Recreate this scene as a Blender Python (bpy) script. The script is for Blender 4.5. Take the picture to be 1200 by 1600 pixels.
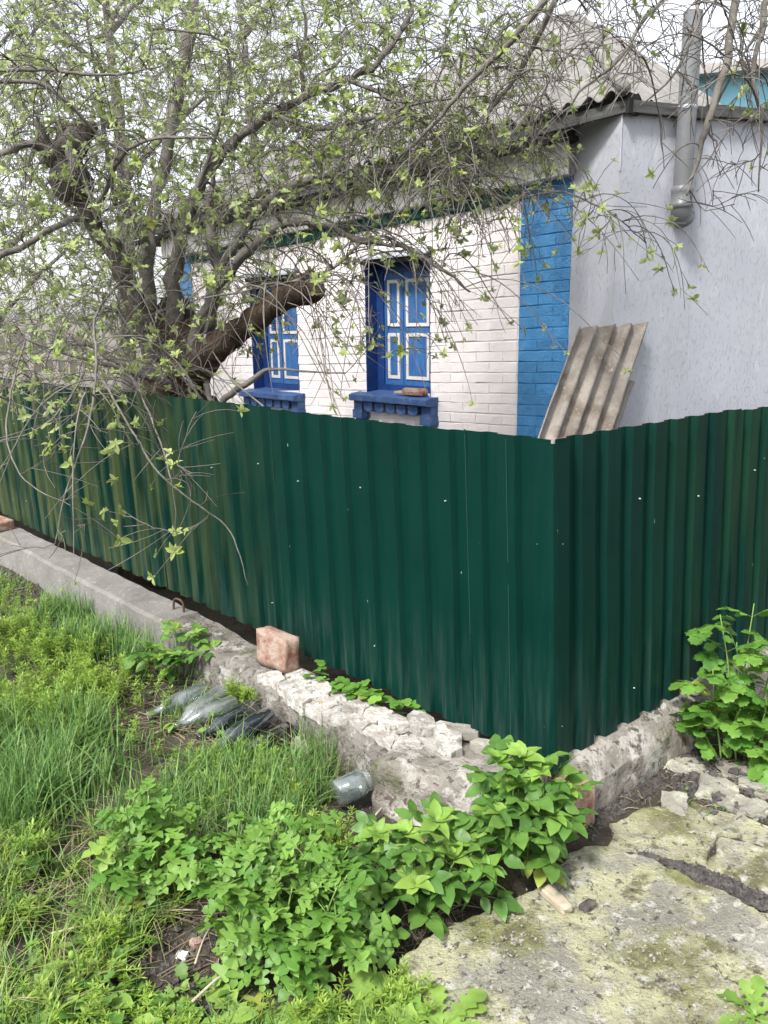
import bpy, bmesh, math, random
import numpy as np
from mathutils import Vector, Matrix, noise

for o_ in list(bpy.data.objects):
    bpy.data.objects.remove(o_)
SC = bpy.context.scene
COL = SC.collection
RN = random.Random(7)
V = Vector

# ------------------------------------------------------------------ camera
F, H = 1300.0, 1.6                         # focal length in photo pixels, eye height
PITCH, ROLL = math.atan(298 / 1300.0), 0.0148
FW = V((0, math.cos(PITCH), -math.sin(PITCH)))
UP0, RT0 = V((0, math.sin(PITCH), math.cos(PITCH))), V((1, 0, 0))
RT = RT0 * math.cos(ROLL) - UP0 * math.sin(ROLL)
UP = UP0 * math.cos(ROLL) + RT0 * math.sin(ROLL)
EYE = V((0, 0, H))
cam = bpy.data.cameras.new('camera')
cam.sensor_fit = 'VERTICAL'; cam.sensor_height = 36.0; cam.lens = F / 1600 * 36
cam.clip_start = 0.05; cam.clip_end = 2000
cam_o = bpy.data.objects.new('camera', cam); COL.objects.link(cam_o)
m = Matrix((RT, UP, -FW)).transposed().to_4x4(); m.translation = EYE
cam_o.matrix_world = m
SC.camera = cam_o

# ------------------------------------------------------------------ light
SUN_DIR = V((-0.40, -0.56, 0.92)).normalized()      # towards the sun
SUN_EL = math.asin(SUN_DIR.z)
SUN_AZ = math.atan2(SUN_DIR.x, SUN_DIR.y)
world = bpy.data.worlds.new('World'); SC.world = world
world.use_nodes = True
nt = world.node_tree; nt.nodes.clear()
sky = nt.nodes.new('ShaderNodeTexSky'); sky.sky_type = 'NISHITA'; sky.sun_disc = False
sky.sun_elevation = SUN_EL; sky.sun_rotation = SUN_AZ
sky.air_density = 1.0; sky.dust_density = 2.0; sky.ozone_density = 1.0
hs = nt.nodes.new('ShaderNodeHueSaturation'); hs.inputs['Saturation'].default_value = 0.22
hs.inputs['Value'].default_value = 1.0
tc = nt.nodes.new('ShaderNodeTexCoord')
cl = nt.nodes.new('ShaderNodeTexNoise'); cl.inputs['Scale'].default_value = 2.2; cl.inputs['Detail'].default_value = 6
rp = nt.nodes.new('ShaderNodeMapRange')
rp.inputs['From Min'].default_value = 0.3; rp.inputs['From Max'].default_value = 0.7
rp.inputs['To Min'].default_value = 0.85; rp.inputs['To Max'].default_value = 1.15
mx = nt.nodes.new('ShaderNodeVectorMath'); mx.operation = 'SCALE'
bg = nt.nodes.new('ShaderNodeBackground'); bg.inputs['Strength'].default_value = 0.125
ow = nt.nodes.new('ShaderNodeOutputWorld')
nt.links.new(tc.outputs['Generated'], cl.inputs['Vector'])
nt.links.new(cl.outputs['Fac'], rp.inputs['Value'])
nt.links.new(sky.outputs['Color'], hs.inputs['Color'])
nt.links.new(hs.outputs['Color'], mx.inputs[0]); nt.links.new(rp.outputs['Result'], mx.inputs['Scale'])
nt.links.new(mx.outputs['Vector'], bg.inputs['Color']); nt.links.new(bg.outputs['Background'], ow.inputs['Surface'])
sun = bpy.data.lights.new('sun', 'SUN'); sun.energy = 2.0; sun.angle = math.radians(10); sun.color = (1.0, 0.965, 0.93)
sun_o = bpy.data.objects.new('sun', sun); COL.objects.link(sun_o)
sun_o.rotation_euler = SUN_DIR.to_track_quat('Z', 'Y').to_euler(); sun_o.location = (0, 0, 20)
SC.view_settings.view_transform = 'Standard'; SC.view_settings.look = 'None'
SC.view_settings.gamma = 1.0; SC.view_settings.use_curve_mapping = False
SC.view_settings.exposure = 1.42
SC.render.engine = 'CYCLES'
SC.cycles.max_bounces = 6; SC.cycles.transparent_max_bounces = 8; SC.cycles.use_denoising = True; SC.cycles.adaptive_threshold = 0.02

# ------------------------------------------------------------------ survey helpers: photo bearing -> place in the world
def bearing(x, y): return FW + RT * ((x - 600) / F) - UP * ((y - 800) / F)
def atz(x, y, z=0.0):
    d = bearing(x, y); return EYE + d * ((z - H) / d.z)
def aty(x, y, Y):
    d = bearing(x, y); return EYE + d * (Y / d.y)
def onpl(x, y, p, n):
    d = bearing(x, y); return EYE + d * ((p - EYE).dot(n) / d.dot(n))

# ------------------------------------------------------------------ mesh helpers
class MB:
    def __init__(s): s.v = []; s.f = []
    def add(s, vs, fs):
        b = len(s.v); s.v += [tuple(q) for q in vs]; s.f += [tuple(b + i for i in f) for f in fs]
    def box(s, a, b):
        x0, y0, z0 = a; x1, y1, z1 = b
        s.add([(x0,y0,z0),(x1,y0,z0),(x1,y1,z0),(x0,y1,z0),(x0,y0,z1),(x1,y0,z1),(x1,y1,z1),(x0,y1,z1)],
              [(0,3,2,1),(4,5,6,7),(0,1,5,4),(1,2,6,5),(2,3,7,6),(3,0,4,7)])
    def tube(s, pts, rad, n=5, cap=True):
        pts = [V(p) for p in pts]; k = len(pts)
        t = (pts[1] - pts[0]).normalized()
        u = t.orthogonal().normalized(); vs = []
        for i in range(k):
            t = (pts[min(i+1, k-1)] - pts[max(i-1, 0)])
            if t.length < 1e-9: t = V((0, 0, 1))
            t.normalize(); u = (u - t * u.dot(t))
            u = u.normalized() if u.length > 1e-6 else t.orthogonal().normalized()
            w = t.cross(u); r = rad[i] if hasattr(rad, '__len__') else rad
            for j in range(n):
                a = 2 * math.pi * j / n
                vs.append(pts[i] + u * (r * math.cos(a)) + w * (r * math.sin(a)))
        fs = [(i*n+j, i*n+(j+1) % n, (i+1)*n+(j+1) % n, (i+1)*n+j) for i in range(k-1) for j in range(n)]
        if cap: fs += [tuple(range(n))[::-1], tuple((k-1)*n+j for j in range(n))]
        s.add(vs, fs)
    def lathe(s, prof, n=20):           # prof: (radius, height) about z
        vs = []
        for r, h in prof:
            for j in range(n):
                a = 2 * math.pi * j / n; vs.append((r*math.cos(a), r*math.sin(a), h))
        k = len(prof)
        s.add(vs, [(i*n+j, i*n+(j+1) % n, (i+1)*n+(j+1) % n, (i+1)*n+j) for i in range(k-1) for j in range(n)])
    def grid(s, nu, nv, fn, flip=False):
        b = [fn(i, j) for i in range(nu) for j in range(nv)]
        fs = [(i*nv+j, i*nv+j+1, (i+1)*nv+j+1, (i+1)*nv+j) for i in range(nu-1) for j in range(nv-1)]
        s.add(b, [f[::-1] for f in fs] if flip else fs)
    def mesh(s, name, mat, smooth=False):
        me = bpy.data.meshes.new(name); me.from_pydata(s.v, [], s.f)
        if smooth: me.polygons.foreach_set('use_smooth', [True] * len(me.polygons))
        if mat: me.materials.append(mat)
        me.update(); return me
    def build(s, name, mat, parent=None, smooth=False, kind=None):
        return link(name, s.mesh(name, mat, smooth), parent, kind)

def link(name, me, parent=None, kind=None, mw=None):
    o = bpy.data.objects.new(name, me); COL.objects.link(o)
    if parent: o.parent = parent
    if kind: o['kind'] = kind
    if mw is not None: o.matrix_local = mw
    return o
def thing(name, label, cat, loc=(0, 0, 0), rz=0.0, group=None):
    o = bpy.data.objects.new(name, None); COL.objects.link(o)
    o.location = loc; o.rotation_euler = (0, 0, rz); o.empty_display_size = 0.1
    return tag(o, label, cat, group)
def tag(o, label, cat, group=None):
    o['label'] = label; o['category'] = cat
    if group: o['group'] = group
    return o
def nz(p, s=1.0, seed=0.0): return noise.noise(V((p[0]*s+seed, p[1]*s-seed*.7, p[2]*s+seed*1.3)))
def smooth_line(pts, per=6):
    pts = [V(p) for p in pts]; q = [pts[0]*2-pts[1]] + pts + [pts[-1]*2-pts[-2]]; out = []
    for i in range(1, len(q)-2):
        a, b, c, d = q[i-1], q[i], q[i+1], q[i+2]
        for k in range(per):
            t = k / per
            out.append(.5*((2*b)+(c-a)*t+(2*a-5*b+4*c-d)*t*t+(3*b-a-3*c+d)*t**3))
    out.append(pts[-1]); return out
def lerp_list(a, n):
    xs = np.linspace(0, len(a)-1, n); return list(np.interp(xs, range(len(a)), a))
def frame(loc, ydir, zdir, sc=1.0):
    y = V(ydir).normalized(); z = V(zdir); z = z - y*z.dot(y)
    z = z.normalized() if z.length > 1e-5 else y.orthogonal().normalized()
    x = y.cross(z); M = Matrix((x*sc, y*sc, z*sc)).transposed().to_4x4(); M.translation = V(loc); return M
def lump(size, seed, amp=.1, cuts=3, rnd=.35, freq=1.0):       # eroded block or stone
    bm = bmesh.new(); bmesh.ops.create_cube(bm, size=1.0)
    bmesh.ops.subdivide_edges(bm, edges=bm.edges[:], cuts=cuts, use_grid_fill=True)
    mb = MB()
    for v in bm.verts:
        c = v.co.copy(); q = c.normalized()*.6
        c = c.lerp(q, rnd); n_ = nz(c, 2.3*freq, seed) + .5*nz(c, 5.5*freq, seed+9)
        c += c.normalized()*n_*amp
        mb.v.append((c.x*size[0], c.y*size[1], c.z*size[2]))
    mb.f = [tuple(v.index for v in f.verts) for f in bm.faces]; bm.free(); return mb
def plate(poly, z0, z1, rings=6, amp=.01, seed=0., fs=3.0, dens=.06, edge=.012, center=None):   # broken slab: star-shaped outline
    pts = []
    for i in range(len(poly)):
        a, b = V(poly[i]).to_2d(), V(poly[(i+1) % len(poly)]).to_2d(); n_ = max(1, int((b-a).length/dens))
        for k in range(n_):
            p = a.lerp(b, k/n_); w = edge*2
            pts.append(V((p.x+w*(nz((p.x, p.y, 0), 9, seed)+.6*nz((p.x, p.y, 2), 38, seed)), p.y+w*(nz((p.y, p.x, 5), 9, seed)+.6*nz((p.y, p.x, 7), 38, seed)))))
    c = center or (sum(pts, V((0, 0)))/len(pts)); n = len(pts); mb = MB(); vs = [(c.x, c.y, z1)]
    for r in range(1, rings+1):
        f = 1.0 if r == rings else .985*r/(rings-1)
        for p in pts:
            q = c.lerp(p, f); z = z1+amp*(.55*nz((q.x, q.y, 0), fs, seed)+.5*nz((q.x, q.y, 3), fs*3.7, seed)+.45*nz((q.x, q.y, 3), fs*11, seed)+.3*nz((q.x, q.y, 3), fs*27, seed))
            if r == rings: z -= edge*.5
            vs.append((q.x, q.y, z))
    for p in pts: q = c.lerp(p, 1.01); vs.append((q.x, q.y, z0))
    fs_ = [(0, 1+j, 1+(j+1) % n) for j in range(n)]
    for r in range(rings):
        for j in range(n):
            a = 1+r*n+j; b = 1+r*n+(j+1) % n; fs_.append((a, a+n, b+n, b))
    mb.add(vs, fs_); return mb

# ------------------------------------------------------------------ materials
def nodes(name):
    m = bpy.data.materials.new(name); m.use_nodes = True; t = m.node_tree
    return m, t, t.nodes['Principled BSDF'], t.nodes['Material Output']
def lk(t, a, b): t.links.new(a, b)
def noise_node(t, vec, scale, detail=5, rough=.6):
    n = t.nodes.new('ShaderNodeTexNoise'); n.inputs['Scale'].default_value = scale
    n.inputs['Detail'].default_value = detail; n.inputs['Roughness'].default_value = rough
    lk(t, vec, n.inputs['Vector']); return n.outputs['Fac']
def mrange(t, v, a, b, c=0., d=1.):
    n = t.nodes.new('ShaderNodeMapRange'); lk(t, v, n.inputs['Value'])
    for k, x in zip(('From Min', 'From Max', 'To Min', 'To Max'), (a, b, c, d)): n.inputs[k].default_value = x
    return n.outputs['Result']
def mixc(t, f, a, b):
    n = t.nodes.new('ShaderNodeMix'); n.data_type = 'RGBA'
    if hasattr(f, 'links'): lk(t, f, n.inputs['Factor'])
    else: n.inputs['Factor'].default_value = f
    for s, x in ((n.inputs[6], a), (n.inputs[7], b)):
        if hasattr(x, 'links'): lk(t, x, s)
        else: s.default_value = (*x, 1)
    return n.outputs[2]
def mul(t, a, b):
    n = t.nodes.new('ShaderNodeMath'); n.operation = 'MULTIPLY'
    for s, x in ((n.inputs[0], a), (n.inputs[1], b)):
        if hasattr(x, 'links'): lk(t, x, s)
        else: s.default_value = x
    return n.outputs[0]
def vec_scaled(t, sc, geo=False):
    c = t.nodes.new('ShaderNodeTexCoord'); p = t.nodes.new('ShaderNodeMapping'); p.inputs['Scale'].default_value = sc
    if geo:
        g = t.nodes.new('ShaderNodeNewGeometry'); lk(t, g.outputs['Position'], p.inputs['Vector'])
    else: lk(t, c.outputs['Object'], p.inputs['Vector'])
    return p.outputs['Vector']
def rough_mat(name, c1, c2, scale=4, rough=.85, bump=.3, bscale=30, layers=(), stretch=(1, 1, 1), geo=True, spec=.3, rnd=0.0, bdist=.01):
    """two-tone noise base; layers = (colour, noise scale, lo, hi, opacity[, stretch]) are stains and wear of their own shape"""
    m, t, b, out = nodes(name); v = vec_scaled(t, stretch, geo)
    col = mixc(t, mrange(t, noise_node(t, v, scale), .32, .68), c1, c2)
    for l in layers:
        lv = vec_scaled(t, l[5], geo) if len(l) > 5 else v
        col = mixc(t, mrange(t, noise_node(t, lv, l[1], 6, .65), l[2], l[3], 0, l[4]), col, l[0])
    if rnd:
        oi = t.nodes.new('ShaderNodeObjectInfo'); h = t.nodes.new('ShaderNodeHueSaturation'); lk(t, col, h.inputs['Color'])
        lk(t, mrange(t, oi.outputs['Random'], 0, 1, 1-rnd, 1+rnd), h.inputs['Value']); col = h.outputs['Color']
    lk(t, col, b.inputs['Base Color']); b.inputs['Roughness'].default_value = rough
    b.inputs['Specular IOR Level'].default_value = spec
    if bump:
        bn = t.nodes.new('ShaderNodeBump'); bn.inputs['Strength'].default_value = bump; bn.inputs['Distance'].default_value = bdist
        lk(t, noise_node(t, v, bscale, 8, .7), bn.inputs['Height']); lk(t, bn.outputs['Normal'], b.inputs['Normal'])
    return m
def leaf_mat(name, c1, c2, trans=.35, rough=.5, vein=True, island=False):
    m, t, b, out = nodes(name)
    if island:
        g = t.nodes.new('ShaderNodeNewGeometry'); r = g.outputs['Random Per Island']
    else:
        oi = t.nodes.new('ShaderNodeObjectInfo'); r = oi.outputs['Random']
    v = vec_scaled(t, (1, 1, 1), True)
    col = mixc(t, r, c1, c2)
    if not island:
        col = mixc(t, mrange(t, r, .965, .985, 0, .6), col, (.36, .36, .07))
        col = mixc(t, mrange(t, noise_node(t, v, 45, 3), .68, .76, 0, .5), col, (.28, .24, .07))
    h = t.nodes.new('ShaderNodeHueSaturation'); lk(t, col, h.inputs['Color'])
    lk(t, mrange(t, noise_node(t, v, 14, 3), .3, .7, .78, 1.2), h.inputs['Value']); col = h.outputs['Color']
    lk(t, col, b.inputs['Base Color']); b.inputs['Roughness'].default_value = rough
    b.inputs['Specular IOR Level'].default_value = .35
    tr = t.nodes.new('ShaderNodeBsdfTranslucent'); lk(t, col, tr.inputs['Color'])
    ms = t.nodes.new('ShaderNodeMixShader'); ms.inputs[0].default_value = trans
    lk(t, b.outputs[0], ms.inputs[1]); lk(t, tr.outputs[0], ms.inputs[2]); lk(t, ms.outputs[0], out.inputs['Surface'])
    if vein:
        bn = t.nodes.new('ShaderNodeBump'); bn.inputs['Strength'].default_value = .25; bn.inputs['Distance'].default_value = .004
        lk(t, noise_node(t, v, 90, 3), bn.inputs['Height']); lk(t, bn.outputs['Normal'], b.inputs['Normal'])
    return m
def plain(name, c, rough=.5, metal=0., trans=0., spec=.5):
    m, t, b, out = nodes(name); b.inputs['Base Color'].default_value = (*c, 1); b.inputs['Roughness'].default_value = rough
    b.inputs['Metallic'].default_value = metal; b.inputs['Transmission Weight'].default_value = trans
    b.inputs['Specular IOR Level'].default_value = spec; return m

M = {}
M['soil'] = rough_mat('soil', (.035, .028, .022), (.085, .07, .052), 7, .95, .8, 45,
    [((.16, .135, .09), 60, .56, .66, .55), ((.05, .07, .02), 3.2, .5, .62, .4), ((.22, .2, .17), 130, .66, .72, .6)], bdist=.02)
M['concrete'] = rough_mat('concrete', (.15, .142, .13), (.235, .225, .21), 5, .9, .8, 70,
    [((.16, .15, .13), 14, .55, .7, .5), ((.55, .53, .5), 40, .6, .7, .5), ((.14, .15, .07), 4, .58, .72, .45)])
M['old_concrete'] = rough_mat('old_concrete', (.205, .185, .16), (.36, .335, .295), 9, .92, 1.0, 70,
    [((.08, .075, .06), 24, .52, .62, .75), ((.56, .54, .49), 15, .55, .62, .85), ((.10, .12, .03), 5, .55, .7, .5), ((.05, .045, .04), 75, .6, .66, .8)], bdist=.03)
M['conglomerate'] = rough_mat('conglomerate', (.22, .195, .16), (.42, .39, .34), 11, .92, 1.0, 45,
    [((.60, .58, .53), 10, .48, .56, .9), ((.08, .07, .055), 28, .56, .62, .85), ((.27, .2, .12), 5, .54, .66, .6), ((.10, .13, .03), 4, .58, .68, .6)], bdist=.03)
M['mortar'] = rough_mat('mortar', (.36, .33, .29), (.54, .51, .46), 10, .92, 1.0, 60,
    [((.70, .68, .63), 24, .47, .58, .85), ((.14, .12, .10), 36, .59, .66, .8), ((.28, .23, .16), 8, .54, .68, .6)], rnd=.18, bdist=.02)
M['slab'] = rough_mat('slab', (.26, .25, .205), (.44, .43, .36), 6, .92, 1.0, 95,
    [((.58, .57, .34), 4.5, .44, .54, .8), ((.18, .195, .045), 3.0, .51, .60, .8), ((.15, .13, .085), 12, .55, .62, .7), ((.62, .61, .54), 22, .56, .63, .85), ((.17, .14, .10), 2.3, .53, .64, .6),
     ((.58, .57, .38), 60, .6, .66, .7), ((.07, .065, .055), 34, .58, .63, .85), ((.05, .05, .045), 110, .62, .67, .7)], bdist=.02)
M['rubble'] = rough_mat('rubble', (.21, .2, .17), (.36, .35, .29), 8, .92, 1.0, 60,
    [((.52, .52, .38), 15, .54, .64, .7), ((.09, .085, .08), 30, .57, .64, .8)], rnd=.2)
M['old_brick'] = rough_mat('old_brick', (.22, .095, .065), (.34, .17, .12), 12, .92, 1.0, 60,
    [((.40, .32, .26), 9, .42, .56, .9), ((.12, .07, .05), 30, .6, .7, .6)])
M['brick_white'] = rough_mat('brick_white', (.83, .765, .755), (.885, .83, .82), 6, .75, .5, 45,
    [((.62, .54, .5), 11, .6, .75, .35), ((.45, .42, .4), 90, .69, .74, .5)], rnd=.05)
M['mortar_white'] = rough_mat('mortar_white', (.80, .74, .735), (.86, .815, .81), 8, .8, .4, 60)
M['cornice_white'] = rough_mat('cornice_white', (.80, .77, .75), (.87, .84, .82), 5, .8, .3, 40, [((.45, .42, .38), 9, .6, .75, .4)])
M['brick_blue'] = rough_mat('brick_blue', (.042, .205, .45), (.068, .27, .54), 8, .5, .9, 50,
    [((.13, .33, .62), 26, .58, .7, .6), ((.02, .11, .31), 15, .56, .68, .6)], rnd=.1, spec=.5)
M['mortar_blue'] = rough_mat('mortar_blue', (.03, .16, .4), (.045, .2, .48), 8, .5, .4, 60)
M['brick_green'] = rough_mat('brick_green', (.008, .075, .06), (.016, .115, .09), 8, .45, .4, 60, rnd=.15)
M['stucco'] = None
def stucco():
    m, t, b, out = nodes('stucco'); v = vec_scaled(t, (1, 1, .3)); v2 = vec_scaled(t, (1, 1, 1))
    col = mixc(t, mrange(t, noise_node(t, v2, 1.6), .3, .7), (.40, .41, .46), (.455, .47, .515))
    g = mrange(t, noise_node(t, v, 85, 3, .5), .585, .63)
    col = mixc(t, mul(t, g, .42), col, (.34, .345, .37))
    col = mixc(t, mrange(t, noise_node(t, v, 20, 4), .6, .72, 0, .25), col, (.66, .66, .68))
    vw = vec_scaled(t, (5, 5, .35)); col = mixc(t, mrange(t, noise_node(t, vw, 1.3, 5), .54, .72, 0, .35), col, (.36, .365, .37))
    col = mixc(t, mrange(t, noise_node(t, v2, 4.5, 5), .58, .7, 0, .3), col, (.60, .61, .63))
    lk(t, col, b.inputs['Base Color']); b.inputs['Roughness'].default_value = .85; b.inputs['Specular IOR Level'].default_value = .25
    inv = mrange(t, g, 0, 1, 1, 0); bn = t.nodes.new('ShaderNodeBump'); bn.inputs['Strength'].default_value = .6
    bn.inputs['Distance'].default_value = .004; lk(t, inv, bn.inputs['Height']); lk(t, bn.outputs['Normal'], b.inputs['Normal'])
    return m
M['stucco'] = stucco()
M['slate'] = rough_mat('slate', (.16, .155, .145), (.28, .27, .255), 3.5, .9, .5, 70,
    [((.13, .13, .11), 5, .52, .68, .6), ((.5, .48, .45), 25, .58, .7, .5), ((.2, .17, .12), 11, .56, .7, .5)])
M['slate_light'] = rough_mat('slate_light', (.225, .2, .175), (.35, .315, .275), 4, .9, .8, 80,
    [((.12, .095, .07), 5, .47, .62, .8), ((.12, .1, .07), 60, .58, .68, .6), ((.6, .53, .46), 20, .6, .7, .5)])
M['fascia'] = rough_mat('fascia', (.045, .045, .045), (.11, .11, .105), 6, .8, .4, 30, stretch=(1, 1, 8))
M['soffit'] = rough_mat('soffit', (.03, .028, .025), (.07, .065, .055), 6, .9, .4, 30)
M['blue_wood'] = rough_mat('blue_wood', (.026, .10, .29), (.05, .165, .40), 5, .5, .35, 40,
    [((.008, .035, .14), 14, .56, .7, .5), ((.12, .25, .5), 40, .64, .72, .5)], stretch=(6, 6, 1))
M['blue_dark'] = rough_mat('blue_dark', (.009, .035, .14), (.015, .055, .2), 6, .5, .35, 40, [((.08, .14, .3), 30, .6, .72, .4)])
M['sill_blue'] = rough_mat('sill_blue', (.03, .075, .20), (.06, .115, .26), 9, .65, .5, 50,
    [((.2, .22, .25), 22, .56, .68, .6), ((.02, .05, .14), 14, .58, .7, .5)])
M['white_trim'] = rough_mat('white_trim', (.58, .54, .5), (.72, .69, .65), 9, .6, .3, 40, [((.3, .2, .13), 26, .6, .7, .6)])
M['zinc'] = rough_mat('zinc', (.28, .31, .35), (.42, .45, .49), 10, .4, .2, 30, spec=.6)
M['pipe'] = rough_mat('pipe', (.135, .14, .145), (.175, .18, .185), 5, .4, .1, 20, [((.4, .4, .4), 20, .6, .72, .35)], spec=.5)
M['pipe_dark'] = rough_mat('pipe_dark', (.12, .125, .13), (.15, .155, .16), 5, .45, .1, 20)
M['dark'] = plain('dark', (.012, .012, .012), .9)
M['bark'] = rough_mat('bark', (.085, .072, .06), (.19, .17, .145), 8, .95, 1.0, 38,
    [((.22, .21, .18), 18, .55, .68, .6), ((.09, .11, .05), 5, .55, .7, .35), ((.025, .02, .017), 26, .58, .68, .7)], stretch=(1, 1, .35), bdist=.03)
M['bark_brown'] = rough_mat('bark_brown', (.045, .03, .021), (.12, .082, .058), 7, .95, 1.0, 40,
    [((.025, .018, .014), 16, .53, .66, .8), ((.24, .19, .14), 30, .6, .7, .5)], stretch=(1, 1, .3), bdist=.03)
M['cut_wood'] = rough_mat('cut_wood', (.10, .08, .06), (.2, .16, .12), 12, .95, .6, 60, [((.03, .025, .02), 20, .52, .66, .8)])
M['branch'] = rough_mat('branch', (.095, .085, .074), (.21, .195, .17), 12, .9, .6, 60, [((.34, .34, .28), 30, .6, .7, .6), ((.2, .2, .06), 9, .64, .74, .6)])
M['twig'] = rough_mat('twig', (.065, .057, .05), (.20, .185, .165), 5, .85, 0, 60)
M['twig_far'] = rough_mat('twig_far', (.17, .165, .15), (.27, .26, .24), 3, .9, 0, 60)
M['tree_leaf'] = leaf_mat('tree_leaf', (.30, .39, .09), (.48, .56, .22), .5, .5, False)
M['tree_leaf_many'] = leaf_mat('tree_leaf_many', (.31, .39, .14), (.50, .57, .28), .45, .5, False, True)
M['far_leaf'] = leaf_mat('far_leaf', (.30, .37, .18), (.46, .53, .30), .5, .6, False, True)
M['grass'] = leaf_mat('grass', (.055, .155, .033), (.235, .375, .11), .3, .5, False, True)
M['grass_yellow'] = leaf_mat('grass_yellow', (.18, .30, .045), (.34, .44, .09), .35, .5, False, True)
M['cleavers'] = leaf_mat('cleavers', (.15, .265, .03), (.31, .43, .075), .35, .55, False, True)
M['weed_leaf'] = leaf_mat('weed_leaf', (.08, .19, .03), (.24, .37, .08), .32, .5, False, True)
M['straw'] = leaf_mat('straw', (.13, .105, .065), (.33, .28, .18), .1, .8, False, True)
M['elder'] = leaf_mat('elder', (.07, .17, .033), (.15, .28, .055), .32, .42)
M['elder_tip'] = leaf_mat('elder_tip', (.19, .35, .06), (.29, .45, .09), .38, .45)
M['herb'] = leaf_mat('herb', (.085, .205, .03), (.19, .335, .065), .3, .45)
M['celandine'] = leaf_mat('celandine', (.075, .2, .03), (.18, .35, .055), .35, .5)
M['dandelion'] = leaf_mat('dandelion', (.16, .30, .05), (.28, .42, .09), .35, .5)
M['stem'] = rough_mat('stem', (.13, .22, .05), (.2, .28, .08), 10, .6, 0)
M['dry_stick'] = rough_mat('dry_stick', (.3, .25, .18), (.48, .42, .33), 14, .9, .3, 60)
M['white_shard'] = rough_mat('white_shard', (.7, .69, .66), (.8, .79, .77), 20, .7, .2, 60)
M['gravel'] = rough_mat('gravel', (.04, .036, .034), (.12, .11, .1), 40, .9, .6, 120, [((.3, .29, .27), 70, .64, .7, .8)])
def glass(name, tint, refl, body=0.0, dirt=(.45, .46, .44)):
    m, t, b, out = nodes(name); tr = t.nodes.new('ShaderNodeBsdfTransparent'); tr.inputs['Color'].default_value = (*tint, 1)
    gl = t.nodes.new('ShaderNodeBsdfGlossy'); gl.inputs['Roughness'].default_value = .06; gl.inputs['Color'].default_value = (.95, .97, 1, 1)
    lw = t.nodes.new('ShaderNodeLayerWeight'); lw.inputs['Blend'].default_value = .35
    v = vec_scaled(t, (1, 1, 1)); bn = t.nodes.new('ShaderNodeBump'); bn.inputs['Strength'].default_value = .25; bn.inputs['Distance'].default_value = .01
    lk(t, noise_node(t, v, 28, 2), bn.inputs['Height']); lk(t, bn.outputs['Normal'], gl.inputs['Normal'])
    ms = t.nodes.new('ShaderNodeMixShader'); lk(t, mrange(t, lw.outputs['Facing'], 0, 1, refl, .9), ms.inputs[0]); lk(t, tr.outputs[0], ms.inputs[1]); lk(t, gl.outputs[0], ms.inputs[2])
    # thin film of dirt
    d = t.nodes.new('ShaderNodeBsdfDiffuse'); d.inputs['Color'].default_value = (*dirt, 1); m2 = t.nodes.new('ShaderNodeMixShader')
    lk(t, mrange(t, noise_node(t, v, 16, 5), .4, .7, .02+body, .25+body), m2.inputs[0]); lk(t, ms.outputs[0], m2.inputs[1]); lk(t, d.outputs[0], m2.inputs[2]); lk(t, m2.outputs[0], out.inputs['Surface'])
    return m
M['glass_clear'] = glass('glass_clear', (.74, .81, .82), .10, .06)
M['glass_blue'] = glass('glass_blue', (.10, .15, .19), .07, .1, (.045, .06, .075))
M['glass_olive'] = glass('glass_olive', (.05, .05, .02), .05, .2, (.03, .03, .015))
M['rust'] = rough_mat('rust', (.06, .035, .025), (.13, .07, .045), 30, .8, .4, 80)
M['edge'] = plain('edge', (.02, .06, .05), .5)  # paler than the fence paint: reflection on the folded edges put into the colour
M['screw'] = plain('screw', (.28, .32, .30), .45, .2)
M['blue_house'] = rough_mat('blue_house', (.20, .45, .55), (.25, .52, .61), 2, .8, .2, 20)
M['grey_house'] = rough_mat('grey_house', (.30, .28, .27), (.42, .40, .38), 3, .9, .3, 20)
M['far_concrete'] = rough_mat('far_concrete', (.30, .275, .25), (.42, .39, .36), 6, .9, .3, 30, [((.18, .16, .14), 12, .55, .7, .5)])

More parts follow.
